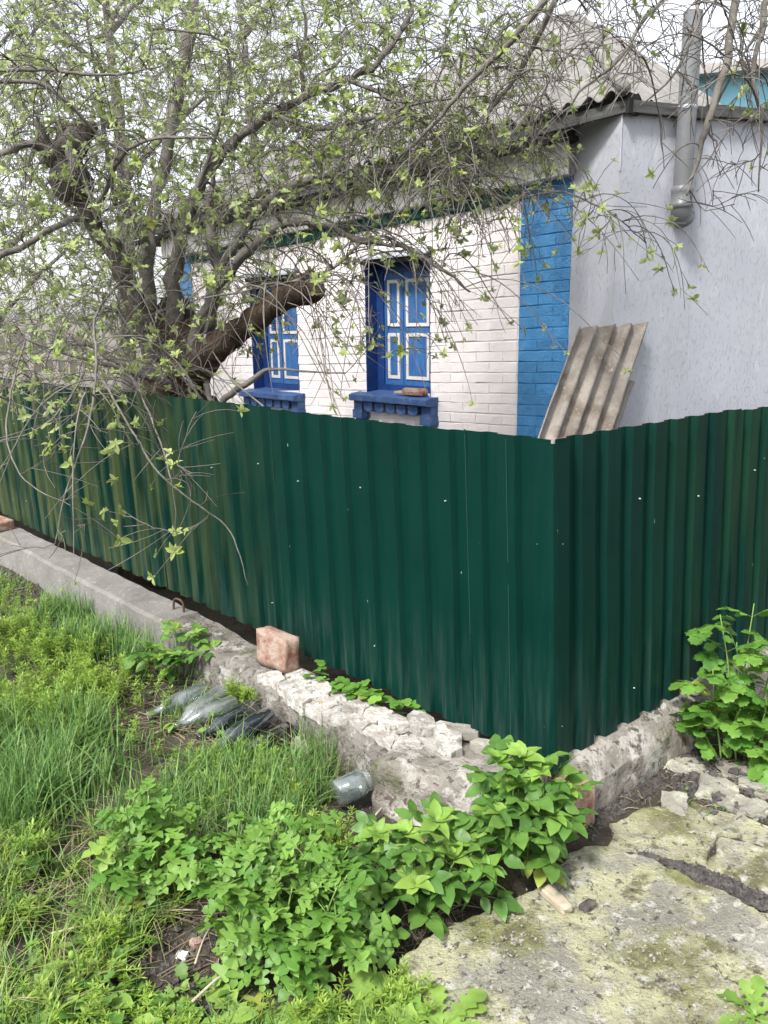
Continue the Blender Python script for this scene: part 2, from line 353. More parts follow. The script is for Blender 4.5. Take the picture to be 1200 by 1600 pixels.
def fence_paint():
    m, t, b, out = nodes('fence_paint'); v = vec_scaled(t, (1, 1, 1)); vs = vec_scaled(t, (14, 14, 1.1)); vg = vec_scaled(t, (4, 4, .55))
    base = mixc(t, mrange(t, noise_node(t, v, 2.2), .3, .7), (.0009, .0205, .0155), (.0016, .0275, .0205))
    c = t.nodes.new('ShaderNodeTexCoord'); sx = t.nodes.new('ShaderNodeSeparateXYZ'); lk(t, c.outputs['Object'], sx.inputs['Vector'])
    # green-yellow algae film on the old sheets under the tree, and a fainter one at the far right
    a = mul(t, mrange(t, sx.outputs['X'], -.95, -1.9), mrange(t, noise_node(t, vg, 2.6, 5), .42, .6))
    col = mixc(t, mul(t, a, .62), base, (.085, .105, .035))
    a2 = mul(t, mrange(t, sx.outputs['X'], .25, .8), mrange(t, noise_node(t, vg, 2.2, 5), .4, .62))
    col = mixc(t, mul(t, a2, .22), col, (.03, .09, .03))
    # dust splashed up near the foot, rubbed streaks and paint chips
    d = mul(t, mrange(t, sx.outputs['Z'], .62, .2), mrange(t, noise_node(t, vs, 3, 6), .45, .68))
    col = mixc(t, mul(t, d, .14), col, (.16, .2, .18))
    s = mrange(t, noise_node(t, vs, 4.5, 6, .7), .61, .72); col = mixc(t, mul(t, s, .05), col, (.1, .18, .15))
    ch = mrange(t, noise_node(t, vec_scaled(t, (1, 1, .35)), 46, 2), .775, .79); col = mixc(t, mul(t, ch, .5), col, (.42, .5, .46))
    lk(t, col, b.inputs['Base Color']); lk(t, mrange(t, noise_node(t, vs, 3), .3, .7, .3, .5), b.inputs['Roughness'])
    b.inputs['Specular IOR Level'].default_value = .13
    bn = t.nodes.new('ShaderNodeBump'); bn.inputs['Strength'].default_value = .12; bn.inputs['Distance'].default_value = .02
    lk(t, noise_node(t, v, 5, 3), bn.inputs['Height']); lk(t, bn.outputs['Normal'], b.inputs['Normal'])
    return m
M['fence'] = fence_paint()

# ================================================================== the setting: ground
DL, OL = V((-.671, .741, 0)), V((-.741, -.671, 0))      # along / outward of the left fence run
DR, OR = V((.753, .658, 0)), V((.658, -.753, 0))        # along / outward of the right fence run
CORNER = V((.53, 2.428, 0))
def axis(lo, hi, step, far):
    a = list(np.arange(lo, hi+1e-6, step)); k = step; x = hi
    while x < far: k *= 1.5; x += k; a.append(x)
    k = step; x = lo; pre = []
    while x > -far: k *= 1.5; x -= k; pre.append(x)
    return pre[::-1] + a
def gz(x, y):
    r = math.hypot(x, y-3)
    if r > 14: return -.03
    p = (x, y, 0); z = .035*nz(p, 1.1, 3)+.018*nz(p, 4.5, 5)+.010*nz(p, 14, 8)
    if r < 5: z += .006*nz(p, 40, 2)
    if x > .15 and y < 3.2: z = z*.4+.002+.032*min(1, max(0, (y-2.05)/.15))                     # the soil sits a little lower under the broken paving
    return z-.015
gx, gy = axis(-3.2, 2.0, .035, 400), axis(1.0, 5.2, .035, 400)
mb = MB(); mb.grid(len(gx), len(gy), lambda i, j: (gx[i], gy[j], gz(gx[i], gy[j])), flip=True)
g = mb.build('ground', M['soil'], smooth=True, kind='structure')
# ================================================================== the house
HP = V((1.278, 5.8, 0)); HA = math.atan2(.741, -.671)       # local x runs left along the front wall, local y points out of it
HD, HO = V((math.cos(HA), math.sin(HA), 0)), V((-math.sin(HA), math.cos(HA), 0))
SAG = .035
house = thing('old_house', 'old white brick cottage with blue corner strip, blue shutters and slate roof', 'house', HP, HA)
def sag(mb):
    mb.v = [(x, y, z-SAG*x) for x, y, z in mb.v]; return mb
WIN = [(1.32, 2.10), (3.09, 3.87)]; WZ0, WZ1 = 1.06, 2.16
WALL_L, TOPZ = 5.46, 2.52
def wall_blocks(mb, y0, y1):
    xs = [-.05, WIN[0][0], WIN[0][1], WIN[1][0], WIN[1][1], WALL_L]
    for i in range(5):
        if i in (1, 3):
            mb.box((xs[i], y0, 0), (xs[i+1], y1, WZ0)); mb.box((xs[i], y0, WZ1), (xs[i+1], y1, TOPZ+.2))
        else: mb.box((xs[i], y0, 0), (xs[i+1], y1, TOPZ+.2))
mb = MB(); wall_blocks(mb, -.4, -.002); front_wall = sag(mb).build('front_wall', M['mortar_white'], house)
# blue strip backing at both ends
blue_strip = []
for x0, x1 in ((-.04, .43), (5.0, WALL_L)):
    mb = MB(); mb.box((x0, -.01, 0), (x1, .001, TOPZ)); blue_strip.append(sag(mb).build('corner_strip', M['mortar_blue'], house))
# bricks
def brick_mesh(name, L, h, d, seed, mat):
    r = random.Random(seed); j = lambda a: r.uniform(-a, a); c = .004
    mb = MB(); nx = 5
    b = [[(L*(i/(nx-1)-.5) + (0 if 0 < i < nx-1 else j(.003)), 0, s*h/2) for i in range(nx)] for s in (-1, 1)]
    f = [[(L*(i/(nx-1)-.5)*(1-2*c/L)+j(.002), d+j(.0022), s*(h/2-c)+j(.0025)) for i in range(nx)] for s in (-1, 1)]
    vs = b[0]+f[0]+f[1]+b[1]
    fs = [(k*nx+i, k*nx+i+1, (k+1)*nx+i+1, (k+1)*nx+i) for k in range(3) for i in range(nx-1)]
    fs += [(0, nx, 2*nx, 3*nx), (nx-1, 4*nx-1, 3*nx-1, 2*nx-1)]
    mb.add(vs, [q[::-1] for q in fs]); return mb
CH, BL = .0775, .262
slots = []                                      # (x centre, z, length, kind)
row, z = 0, .50
while z < TOPZ-.03:
    for x0, x1, kd in ((-.0, .43, 'b0'), (.44, 4.995, 'w'), (5.0, WALL_L, 'b1')):
        if kd == 'w' and z > 2.415: continue
        x = x0
        off = (row % 2)*BL/2
        cuts = [x0]+[x0+off+k*BL for k in range(0 if off else 1, 30) if x0+.05 < x0+off+k*BL < x1-.05]+[x1]
        for a, b in zip(cuts, cuts[1:]):
            for wx0, wx1 in WIN:
                if WZ0-.02 < z < WZ1+.02 and kd == 'w':
                    if a >= wx0-.01 and b <= wx1+.01: a = b
                    elif a < wx0 < b and b <= wx1+.01: b = wx0
                    elif a >= wx0-.01 and a < wx1 < b: a = wx1
                    elif a < wx0 and b > wx1: b = wx0
            if b-a > .035: slots.append(((a+b)/2, z, b-a, kd))
    z += CH; row += 1
slots.sort(key=lambda s: (HP+HD*s[0]+V((0, 0, s[1]))-EYE).length)
protos = {}
for kd, mat in (('w', 'brick_white'), ('b', 'brick_blue')):
    for k in range(6): protos[kd, k] = brick_mesh('brick', 1.0, CH-.005, .003, k*3+1, M[mat]).mesh('brick', M[mat])
rest = {'w': MB(), 'b0': MB(), 'b1': MB()}
cnt = 0
for x, z, L, kd in slots:
    r = RN.random(); k = RN.randrange(6); y = RN.uniform(-.001, .003); zz = z-SAG*x+RN.uniform(-.003, .003)
    par = front_wall if kd == 'w' else blue_strip[int(kd[1])]
    LL = L-RN.uniform(.001, .005)
    if cnt < 290 and z > .62:
        o = link('brick', protos[kd[0], k], par); cnt += 1
        o.location = (x, y+(.001 if kd[0] == 'b' else 0), zz); o.scale = (LL, 1, 1); o.rotation_euler = (0, RN.uniform(-.006, .006)+SAG, 0)
    else:
        q = brick_mesh('b', LL, CH-.005, .003, RN.randrange(99), None)
        rest[kd].add([(a+x, b+y+(.001 if kd[0] == 'b' else 0), c+zz-SAG*a) for a, b, c in q.v], q.f)
for kd, par in (('w', front_wall), ('b0', blue_strip[0]), ('b1', blue_strip[1])):
    if rest[kd].v: rest[kd].build('far_bricks', M['brick_white' if kd == 'w' else 'brick_blue'], par, kind='stuff')
# green dogtooth course and white cornice
mb = MB(); mb.box((.43, -.004, 2.415), (5.0, .002, 2.515)); green = sag(mb).build('dogtooth_band', M['brick_green'], house)
tooth = MB(); tooth.add([(-.055, 0, -.035), (0, .06, -.035), (.055, 0, -.035), (-.055, 0, .04), (0, .06, .04), (.055, 0, .04)],
    [(0, 2, 1), (3, 4, 5), (0, 1, 4, 3), (1, 2, 5, 4)]); tm = tooth.mesh('tooth', M['brick_green'])
for k in range(38):
    x = .49+k*.12
    o = link('tooth', tm, green); o.location = (x, .0, 2.465-SAG*x+RN.uniform(-.004, .004)); o.scale = (RN.uniform(.92, 1.05), RN.uniform(.85, 1.1), 1)
mb = MB(); n = 60
def corn(i, j):
    x = -.02+5.5*i/(n-1); prof = [(0, 2.512), (.085, 2.514), (.09, 2.53), (.09, 2.66), (.1, 2.72)][j]
    w = .006*nz((x, j, 0), 3, 4)
    return (x, prof[0]+w, prof[1]+.5*w)
mb.grid(n, 5, corn); sag(mb).build('cornice', M['cornice_white'], house)
# grey rendered extension round the corner (stands 12 cm proud of the bricks)
XC = -.50                                        # corner between its front and its side
C0 = V((XC, .25)); SA = math.radians(90-69)-HA    # side wall bearing, in house coordinates
SD = V((math.cos(SA), math.sin(SA))); SN = V((SD.y, -SD.x)); 
if SN.y < 0: SN = -SN
E1 = C0+SD*4.2
WT = 2.795
mb = MB()
poly = [V((-.012, .02)), C0, E1, E1-SN*.3, V((-.3, -.4)), V((-.052, -.4))]
k = len(poly)
mb.add([(p.x, p.y, 0) for p in poly]+[(p.x, p.y, WT+.012*i) for i, p in zip((0, 0, 3, 3, 0, 0), poly)],
       [tuple(range(k, 2*k))]+[(i, (i+1) % k, k+(i+1) % k, k+i) for i in range(k)])
ext = mb.build('rendered_wall', M['stucco'], house)
# corner bead in the render
mb = MB(); mb.tube([(C0.x-.001, C0.y, 2.45), (C0.x-.001, C0.y, WT-.002)], .006, 6); mb.build('corner_bead', M['stucco'], ext)
# fascia boards
mb = MB(); yE = .27
mb.box((XC-.04, yE-.03, 2.745), (6.0, yE, 2.812)); front_fascia = sag(mb).build('fascia_board', M['fascia'], house)
mb = MB(); mb.box((-.055, -.42, 2.71), (6.0, yE-.031, 2.735)); sag(mb).build('soffit', M['soffit'], house)
mb = MB()                                          # boards along the side wall
for t0, t1, w, zz in ((.02, .62, .05, 0), (.6, 1.55, .055, .012), (1.5, 4.3, .05, .006)):
    a, b = C0+SD*t0+SN*.002, C0+SD*t1+SN*.002; a2, b2 = a+SN*w, b+SN*w
    z0, z1 = WT-.03+zz+.01*t0, WT+.035+zz+.01*t0
    mb.add([(a.x, a.y, z0), (b.x, b.y, z0), (b2.x, b2.y, z0), (a2.x, a2.y, z0), (a.x, a.y, z1), (b.x, b.y, z1), (b2.x, b2.y, z1), (a2.x, a2.y, z1)],
           [(0,3,2,1),(4,5,6,7),(0,1,5,4),(1,2,6,5),(2,3,7,6),(3,0,4,7)])
mb.build('verge_board', M['fascia'], house)
mb = MB(); mb.box((XC-.062, yE-.10, 2.735), (XC-.039, yE+.008, 2.845)); sag(mb).build('bracket', M['dark'], house)
# flat felt strip between side wall and roof
mb = MB(); q = [C0+SD*.0-SN*.0, C0+SD*4.2, C0+SD*4.2-SN*1.6, V((-.2, -1.9))]
mb.add([(p.x, p.y, WT+.028+.01*i) for i, p in zip((0, 2, 2, 0), q)], [(0, 1, 2, 3)]); mb.build('flat_roof_strip', M['fascia'], house)

# ---- hip roof of corrugated sheets
EZ = 2.845; XA, XB = -.55, 6.0; PT = math.radians(30); DEP = 2.99; BACK = -3.4
wave, amp_ = .15, .024
def roof_pt(x, v, lift=0.0):                     # front slope: v metres up the slope from the eave
    z = EZ+v*math.sin(PT)+amp_*math.cos(2*math.pi*x/wave)+lift
    return (x, yE+.05-v*math.cos(PT), z-SAG*x)
VMAX = DEP/math.cos(PT)
roof = []
ncol = 6; cw = (XB-XA)/ncol
for row_ in range(2):
    for c in range(ncol):
        x0, x1 = XA+c*cw, XA+(c+1)*cw+.05; v0 = row_*1.72; v1 = min(v0+1.85, VMAX)
        nu = int((x1-x0)/(wave/8))+1; nv = 7; mb = MB()
        dv = RN.uniform(-.03, .03)
        def fn(i, j):
            x = x0+(x1-x0)*i/(nu-1)
            hi = min(v1, (x-XA)/(2.55)*VMAX+.02, (XB-x)/2.55*VMAX+.02); lo = min(v0-(.06 if row_ else 0)+dv*(0 if row_ else 1), hi)
            v = lo+(hi-lo)*j/(nv-1)
            return roof_pt(x, v, .012*row_+.006*(c % 2)+.01*nz((x, v, c), .8, 3))
        mb.grid(nu, nv, fn)
        o = mb.build('roof_sheet', M['slate'], house, True); roof.append(o)
        so = o.modifiers.new('thickness', 'SOLIDIFY'); so.thickness = .007
A_ = V((XA, yE+.05, EZ)); R1 = V((XA+2.55, yE+.05-DEP, EZ+VMAX*math.sin(PT)))
R2 = V((XB-2.55, R1.y, R1.z)); B_ = V((XA, BACK, EZ-.28)); A2 = V((XB, yE+.05, EZ)); B2 = V((XB, BACK, EZ))
mb = MB(); n = 241                                # hip end facing the side yard, waves run up the slope
def hip(i, j):
    f = i/(n-1); e = A_.lerp(B_, f); pk = (R1.y-A_.y)/(B_.y-A_.y)
    top = A_.lerp(R1, f/pk) if f < pk else B_.lerp(R1, (1-f)/(1-pk))
    p = e.lerp(top, j/8); return (p.x, p.y, p.z+amp_*math.cos(2*math.pi*f*abs(BACK-.3)/wave)*(1 if 0 < f < 1 else 0)-SAG*p.x)
mb.grid(n, 9, hip); o = mb.build('hip_sheets', M['slate'], house, True)
mb = MB(); mb.add([B_, B2, R2, R1], [(0, 1, 2, 3)]); mb.add([A2, B2, R2], [(0, 1, 2)]); sag(mb).build('rear_slopes', M['slate'], house)
for a, b, nm in ((A_, R1, 'hip_cap'), (R1, R2, 'ridge_cap'), (B_, R1, 'hip_cap')):
    mb = MB(); mb.tube([a.lerp(b, t/8)+V((0, 0, .02-SAG*a.lerp(b, t/8).x)) for t in range(9)], .04, 8); mb.build(nm, M['slate'], house, True)
# rear walls so the place is closed
mb = MB(); mb.box((.0, -4.7, 0), (WALL_L, -4.4, 2.7)); mb.box((WALL_L-.3, -4.4, 0), (WALL_L-.002, -.41, 2.7)); mb.build('rear_wall', M['mortar_white'], house)

# ---- windows with closed shutters
def window(x0, x1):
    zs = -SAG*(x0+x1)/2
    mb = MB(); D = -.14; w = x1-x0
    mb.box((x1-.006, D, WZ0), (x1+.002, .004, WZ1)); mb.box((x0-.002, D, WZ0), (x0+.006, .004, WZ1))
    mb.box((x0+.006, D, WZ1-.006), (x1-.006, .004, WZ1+.002)); mb.box((x0+.006, D-.06, WZ0), (x1-.006, D-.03, WZ1-.006))
    # frame posts and rails
    for a, b, c, d_ in ((x0+.006, x0+.07, WZ0, WZ1), (x1-.09, x1-.006, WZ0, WZ1), (x0+.07, x1-.09, WZ1-.10, WZ1-.006), (x0+.07, x1-.09, WZ0, WZ0+.06)):
        mb.box((a, D-.03, c), (b, D+.018, d_))
    mb.v = [(x, y, z+zs) for x, y, z in mb.v]
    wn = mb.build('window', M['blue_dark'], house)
    def sub(nm, boxes, mat, kids=()):
        q = MB()
        for a, b in boxes: q.box(a, b)
        q.v = [(x, y, z+zs) for x, y, z in q.v]; return q.build(nm, mat, wn)
    mid = x0+.455                                    # right leaf is the wider one
    for a, b in ((x0+.072, mid-.004), (mid+.004, x1-.092)):
        sub('shutter', [((a, D-.02, WZ0+.062), (b, D+.004, WZ1-.102))], M['blue_wood'])
        e = .045 if a < mid-.1 and b < mid else .02
        a_, b_ = (a+.07, b-.035) if b < mid else (a+.035, b-.045)
        for c, d_ in ((WZ0+.115, 1.56), (1.615, 2.0)):
            t = .028
            sub('white_trim', [((a_, D+.0045, c), (a_+t, D+.013, d_)), ((b_-t, D+.0045, c), (b_, D+.013, d_)),
                               ((a_+t, D+.0045, c), (b_-t, D+.0125, c+t)), ((a_+t, D+.0045, d_-t), (b_-t, D+.0125, d_))], M['white_trim'])
            sub('shutter_panel', [((a_+t+.004, D+.0042, c+t+.004), (b_-t-.004, D+.0085, d_-t-.004))], M['blue_wood'])
    q = MB(); q.add([(x0-.03, 0, WZ1+.06), (x1+.03, 0, WZ1+.06), (x1+.03, .085, WZ1+.012), (x0-.03, .085, WZ1+.012),
                     (x0-.03, .0, WZ1+.05), (x1+.03, .0, WZ1+.05), (x1+.03, .085, WZ1+.0), (x0-.03, .085, WZ1+.0)],
                    [(0, 1, 2, 3), (7, 6, 5, 4), (2, 6, 7, 3)[::-1], (1, 5, 6, 2), (0, 3, 7, 4)])
    q.v = [(x, y, z+zs) for x, y, z in q.v]; q.build('drip_flashing', M['zinc'], wn)
    sub('lintel', [((x0-.0, .0, WZ1-.035), (x1, .05, WZ1+.0))], M['soffit'])
    q = MB(); n_ = 24
    def sill(i, j):
        x = x0-.09+(w+.18)*i/(n_-1); p = [(-.14, WZ0+.012), (.10, WZ0-.008), (.14, WZ0-.018), (.14, WZ0-.062), (.125, WZ0-.072), (0, WZ0-.072)][j]
        if abs(x-(x0+x1)/2) > w/2-.002 and j == 0: p = (.0, WZ0)
        e_ = .006*nz((x, j*.3, 0), 14, x0)
        return (x, p[0]+e_, p[1]+e_+zs)
    q.grid(n_, 6, sill)
    for i in (0, n_-1): q.add([sill(i, j) for j in range(6)], [tuple(range(6))[::1 if i == 0 else -1]])
    q.build('sill', M['sill_blue'], wn)
    for k in range(5):
        cx = x0+.115+(w-.23)*k/4+RN.uniform(-.004, .004); q = MB(); pr = []
        for s_ in range(7):
            a = math.pi*s_/6; pr.append((cx-.056*math.cos(a), WZ0-.12-.042*math.sin(a)))
        top = [(cx+.056, WZ0-.075), (cx-.056, WZ0-.075)]; ring = pr+top; n2 = len(ring)
        q.add([(x, .095, z+zs) for x, z in ring]+[(x, .0, z+zs) for x, z in ring],
              [tuple(range(n2))[::-1]]+[(i, (i+1) % n2, n2+(i+1) % n2, n2+i) for i in range(n2)])
        q.build('scallop', M['sill_blue'], wn)
    for cx in (x0-.03, x1+.03):
        sub('corbel', [((cx-.055, .0, WZ0-.15), (cx+.055, .085, WZ0-.074)), ((cx-.062, .0, WZ0-.225), (cx+.062, .095, WZ0-.152)), ((cx-.045, 0, WZ0-.245), (cx+.045, .075, WZ0-.226))], M['sill_blue'])
for a, b in WIN: window(a, b)
# brick lying on the near sill
bk = lump((.22, .075, .055), 5, .07, 3, .2).build('brick', M['old_brick'], smooth=False)
bk.location = HP+HD*1.45+HO*.05+V((0, 0, WZ0-SAG*1.45+.027)); bk.rotation_euler = (0, 0, HA+.1)
tag(bk, 'weathered brown brick piece lying on the blue sill of the nearer window', 'brick')
mb = MB(); mb.tube([(-.16, 0, 0), (-.05, .01, .01), (.02, 0, .005)], [.018, .016, .01], 5)
st = mb.build('wood_scrap', M['dry_stick']); st.location = HP+HD*1.66+HO*.06+V((0, 0, WZ0-SAG*1.66+.014)); st.rotation_euler = (0, 0, HA)
tag(st, 'pale scrap of wood on the window sill beside the brown brick', 'wood scrap')

# ---- grey vent pipe on the rendered wall
def house_w(p2, z): return HP+HD*p2.x+HO*p2.y+V((0, 0, z))
pt = (onpl(1056, 250, house_w(C0, 0), HD*SN.x+HO*SN.y)-house_w(C0, 0)).dot(HD*SD.x+HO*SD.y)
pc = C0+SD*pt+SN*.075
pipe = thing('vent_pipe', 'grey plastic vent pipe with elbow running up the rendered wall', 'pipe', house_w(pc, 2.2), HA)
mb = MB(); mb.tube([(0, 0, .1), (0, 0, 1.12)], .055, 24, False); mb.tube([(0, 0, .1), (0, 0, 1.12)], .05, 24, False)
mb.lathe([(.055, 1.12), (.05, 1.12)], 24); mb.build('pipe_shaft', M['pipe'], pipe, True)
mb = MB(); mb.lathe([(.055, .17), (.0655, .16), (.0655, .135), (.064, .13), (.064, .075), (.07, .07), (.07, .05), (.06, .04)], 24); mb.build('socket', M['pipe'], pipe, True)
mb = MB(); r = .085; inn = V((SD.x*.9-SN.x*.35, SD.y*.9-SN.y*.35, 0)).normalized(); pts = []
for k in range(9):
    a = math.radians(62)*k/8; pts.append(inn*(r*(1-math.cos(a)))+V((0, 0, .06-r*math.sin(a))))
mb.tube(pts, [.061]*7+[.068, .068], 24, False); mb.tube([p for p in pts], [.05]*9, 24, False)
mb.build('elbow', M['pipe_dark'], pipe, True)
mb = MB(); mb.lathe([(.0555, .595), (.0575, .6), (.0575, .612), (.0555, .617)], 24); mb.box((-.01, -.075, .598), (.01, -.05, .614)); mb.build('clamp', M['zinc'], pipe, True)

# ---- slate sheets leaning on the corner
def lean_sheet(name, label, tl, tr, bl, waves, th, mat, seed, wamp=.02):
    tl, tr, bl = V(tl), V(tr), V(bl); u = tr-tl; v = bl-tl; nrm = u.cross(v).normalized()
    if nrm.dot(EYE-tl) < 0: nrm = -nrm
    mb = MB(); nu, nv = waves*8+1, 16; base = tl+v
    def fn(i, j):
        a, b = i/(nu-1), j/(nv-1)
        p = u*a+v*b+nrm*(wamp*math.cos(2*math.pi*waves*a+.6)-.045*math.sin(math.pi*b)*(1-.4*a))
        e = .016*nz((a*3, b*5, 0), 4, seed)
        if j in (0, nv-1) or i in (0, nu-1): p += (u.normalized()*(e if i in (0, nu-1) else 0)+v.normalized()*(e if j in (0, nv-1) else 0))
        return p
    mb.grid(nu, nv, fn); o = mb.build(name, mat, smooth=True); o.location = tl
    so = o.modifiers.new('thickness', 'SOLIDIFY'); so.thickness = th
    return tag(o, label, 'slate sheet')
SN3 = HD*SN.x+HO*SN.y; SD3 = HD*SD.x+HO*SD.y; Q0 = house_w(C0, 0)
tl = onpl(903, 512, Q0+SN3*.09, SN3); tr = onpl(1010, 505, Q0+SN3*.05, SN3)
bl_plane_n = SN3
bl = onpl(843, 690, Q0+SN3*.34, SN3); bl = tl+(bl-tl)*((tl.z-.0)/(tl.z-bl.z))
lean_sheet('slate_sheet', 'brown stained corrugated slate sheet leaning on the corner of the house, front one', tl, tr, bl, 4, .008, M['slate_light'], 3, .027)
tl2 = tl+SD3*.02-SN3*.02+V((0, 0, -.30)); tr2 = tr-SD3*.07-SN3*.012+V((0, 0, -.36))
bl2 = bl+SD3*.09-SN3*.02+V((0, 0, .0))
lean_sheet('slate_sheet', 'paler slate sheet mostly hidden behind the brown leaning one', tl2, tr2, bl2, 4, .008, M['slate_light'], 8)

# ---- neighbour's blue house and the precast fence far left
nb = thing('blue_house', 'light blue neighbouring house behind the slate roof', 'house', (5.75, 14.0, 0), math.radians(-12))
mb = MB(); mb.box((-.9, 0, 0), (7, 6, 5.3)); mb.build('wall', M['blue_house'], nb)
mb = MB(); mb.add([(-1.1, -.35, 5.2), (7.4, -.35, 5.32), (7.4, 6.4, 5.9), (-1.1, 6.4, 5.9), (-1.1, -.35, 5.34), (7.4, -.35, 5.46), (7.4, 6.4, 6.1), (-1.1, 6.4, 6.1)],
    [(0,3,2,1),(4,5,6,7),(0,1,5,4),(1,2,6,5),(2,3,7,6),(3,0,4,7)]); mb.build('roof', M['grey_house'], nb)
for x in (.6, 3.2):
    mb = MB(); mb.box((x+1, -.05, 3.2), (x+2, .0, 4.3)); w_ = mb.build('window', M['white_trim'], nb)
    mb = MB(); mb.box((x+1.08, -.06, 3.28), (x+1.92, -.051, 4.22)); mb.build('pane', M['zinc'], w_)
# precast ornamental fence across the lane, seen behind the tree
pf = thing('precast_fence', 'weathered precast concrete fence with arched openwork top behind the tree', 'fence', aty(200, 600, 11.0).to_2d().to_3d(), math.radians(14))
for k in range(-3, 3):
    x0 = k*2.06
    mb = MB(); mb.box((x0-.06, -.07, 0), (x0+.06, .07, 1.75)); mb.build('post', M['far_concrete'], pf)
    mb = MB(); mb.box((x0+.06, -.025, 0), (x0+2.0, .025, .95)); mb.box((x0+.06, -.035, .95), (x0+2.0, .035, 1.02))
    for i in range(13): mb.box((x0+.14+i*.147, -.02, 1.02), (x0+.2+i*.147, .02, 1.18))
    mb.box((x0+.06, -.03, 1.18), (x0+2.0, .03, 1.25)); mb.build('panel', M['far_concrete'], pf)
    mb = MB(); pts = []
    for i in range(17):
        a = i/16; xx = x0+.06+1.94*a; zt = 1.36+.28*math.sin(math.pi*a)
        pts.append((xx, zt))
    for (xa, za), (xb, zb) in zip(pts, pts[1:]):
        mb.add([(xa, -.03, za-.08), (xb, -.03, zb-.08), (xb, -.03, zb+.08), (xa, -.03, za+.08), (xa, .03, za-.08), (xb, .03, zb-.08), (xb, .03, zb+.08), (xa, .03, za+.08)],
               [(0, 1, 2, 3), (7, 6, 5, 4), (3, 2, 6, 7), (0, 4, 5, 1)])
    for i in range(1, 16, 2):
        xx, zt = pts[i]; mb.box((xx-.035, -.02, 1.25), (xx+.035, .02, zt-.06))
    mb.build('arched_top', M['far_concrete'], pf)

# ================================================================== green corrugated fence
fence = thing('metal_fence', 'dark green corrugated metal fence turning a corner in front of the cottage', 'fence', CORNER)
PITCHF, DEPF = .1375, .020
def prof(s):                                       # outward relief of the profile
    u = (s/PITCHF) % 1.0
    if u < .50: return DEPF
    if u < .59: return DEPF*(1-(u-.50)/.09)
    if u < .91: return 0.0
    return DEPF*(u-.91)/.09
BRK = [0, .50, .59, .91]
def run_points(s0, s1):
    out = [s0]; k = math.floor(s0/PITCHF)
    while k*PITCHF < s1:
        for b in BRK:
            s = (k+b)*PITCHF
            if s0+1e-4 < s < s1-1e-4: out += [s]
        k += 1
    return out+[s1]
ZB, ZT = .192, 1.25
def fence_sheet(s0, s1, D, O, lift, seed, tilt=0.0):
    ss = run_points(s0, s1); mb = MB(); nz_ = 9
    rag = RN.uniform(-.012, .012)
    def fn(i, j):
        s = ss[i]; f = j/(nz_-1); z = ZB+(ZT-ZB)*f
        if j == 0: z += rag+.004*nz((s, 0, 0), 6, seed)
        if j == nz_-1: z += rag*.5
        o = prof(s)+lift+.005*nz((s, z, 0), 1.7, seed)+.0025*nz((s, z*3, 0), 5, seed)
        p = D*s+O*(o-.012); return (p.x-.036*f+.004, p.y, z)
    mb.grid(len(ss), nz_, fn, flip=(D.x < 0))
    o = mb.build('sheet', M['fence'], fence)
    m_ = o.modifiers.new('thickness', 'SOLIDIFY'); m_.thickness = .0012
    return o
sheets = []
edges_l = [.0, .33, 1.44, 2.54, 3.63, 4.74, 5.8, 6.9]
for k, (a, b) in enumerate(zip(edges_l, edges_l[1:])):
    sheets.append((a, b+.03, DL, OL, fence_sheet(a, b+.03, DL, OL, .0022*(k % 2), k*3.1)))
edges_r = [.0, 1.12, 2.22, 3.3]
for k, (a, b) in enumerate(zip(edges_r, edges_r[1:])):
    sheets.append((a, b+.03, DR, OR, fence_sheet(a, b+.03, DR, OR, .0022*(k % 2), 40+k*3.1)))
# folded corner strip
mb = MB()
crn = [DL*.062+OL*.0145, DL*.022+OL*.0145, DL*.008+OL*.0145+OR*.004, OR*.011+OL*.011, DR*.008+OR*.0145+OL*.004, DR*.022+OR*.0145, DR*.062+OR*.0145]
def crf(i, j):
    f = j/8; q = crn[i]; return (q.x-.036*f+.004, q.y, ZB-.012+(ZT-ZB+.006)*f+(.012 if i in (0, 6) and j == 0 else 0))
mb.grid(7, 9, crf, flip=False); co_ = mb.build('corner_sheet', M['fence'], fence); co_.modifiers.new('thickness', 'SOLIDIFY').thickness = .0012
for s_ in (.165, .335, 1.44, 2.54):                    # sheet edge strips, coloured paler to paint in the reflection along the fold
    mb = MB(); mb.grid(2, 9, lambda i, j: tuple(DL*(s_+.0016*i)+OL*(prof(s_)-.012+.0042)+V((-.036*j/8+.004, 0, ZB+.004+(ZT-ZB-.012)*j/8)))); mb.build('sheet_edge_glint', M['edge'], fence)
# screws, white-headed
sm = MB(); sm.lathe([(.0, .003), (.002, .0026), (.0032, .001), (.0032, -.004)], 8); smesh = sm.mesh('screw', M['screw'], True)
for s0, s1, D, O, o in sheets:
    k = 0; s = math.ceil(s0/PITCHF)*PITCHF+.23*PITCHF
    while s < s1-.05:
        if k % 3 == 0:
            for z in ((.98, .36) if RN.random() < .5 else (.98,)):
                z += RN.uniform(-.05, .03); p = D*(s+RN.uniform(-.02, .02))+O*(DEPF-.012+.0022+.003)
                f = (z-ZB)/(ZT-ZB); link('screw', smesh, o, mw=frame((p.x-.036*f+.004, p.y, z), D, O))
        s += PITCHF; k += 1
mb = MB(); mb.box((-.045, -.03, -.05), (.045, .05, ZB+.012))
po = mb.build('post', M['cut_wood'], fence); po.rotation_euler = (0, 0, .7); po.location = (0, .05, 0)

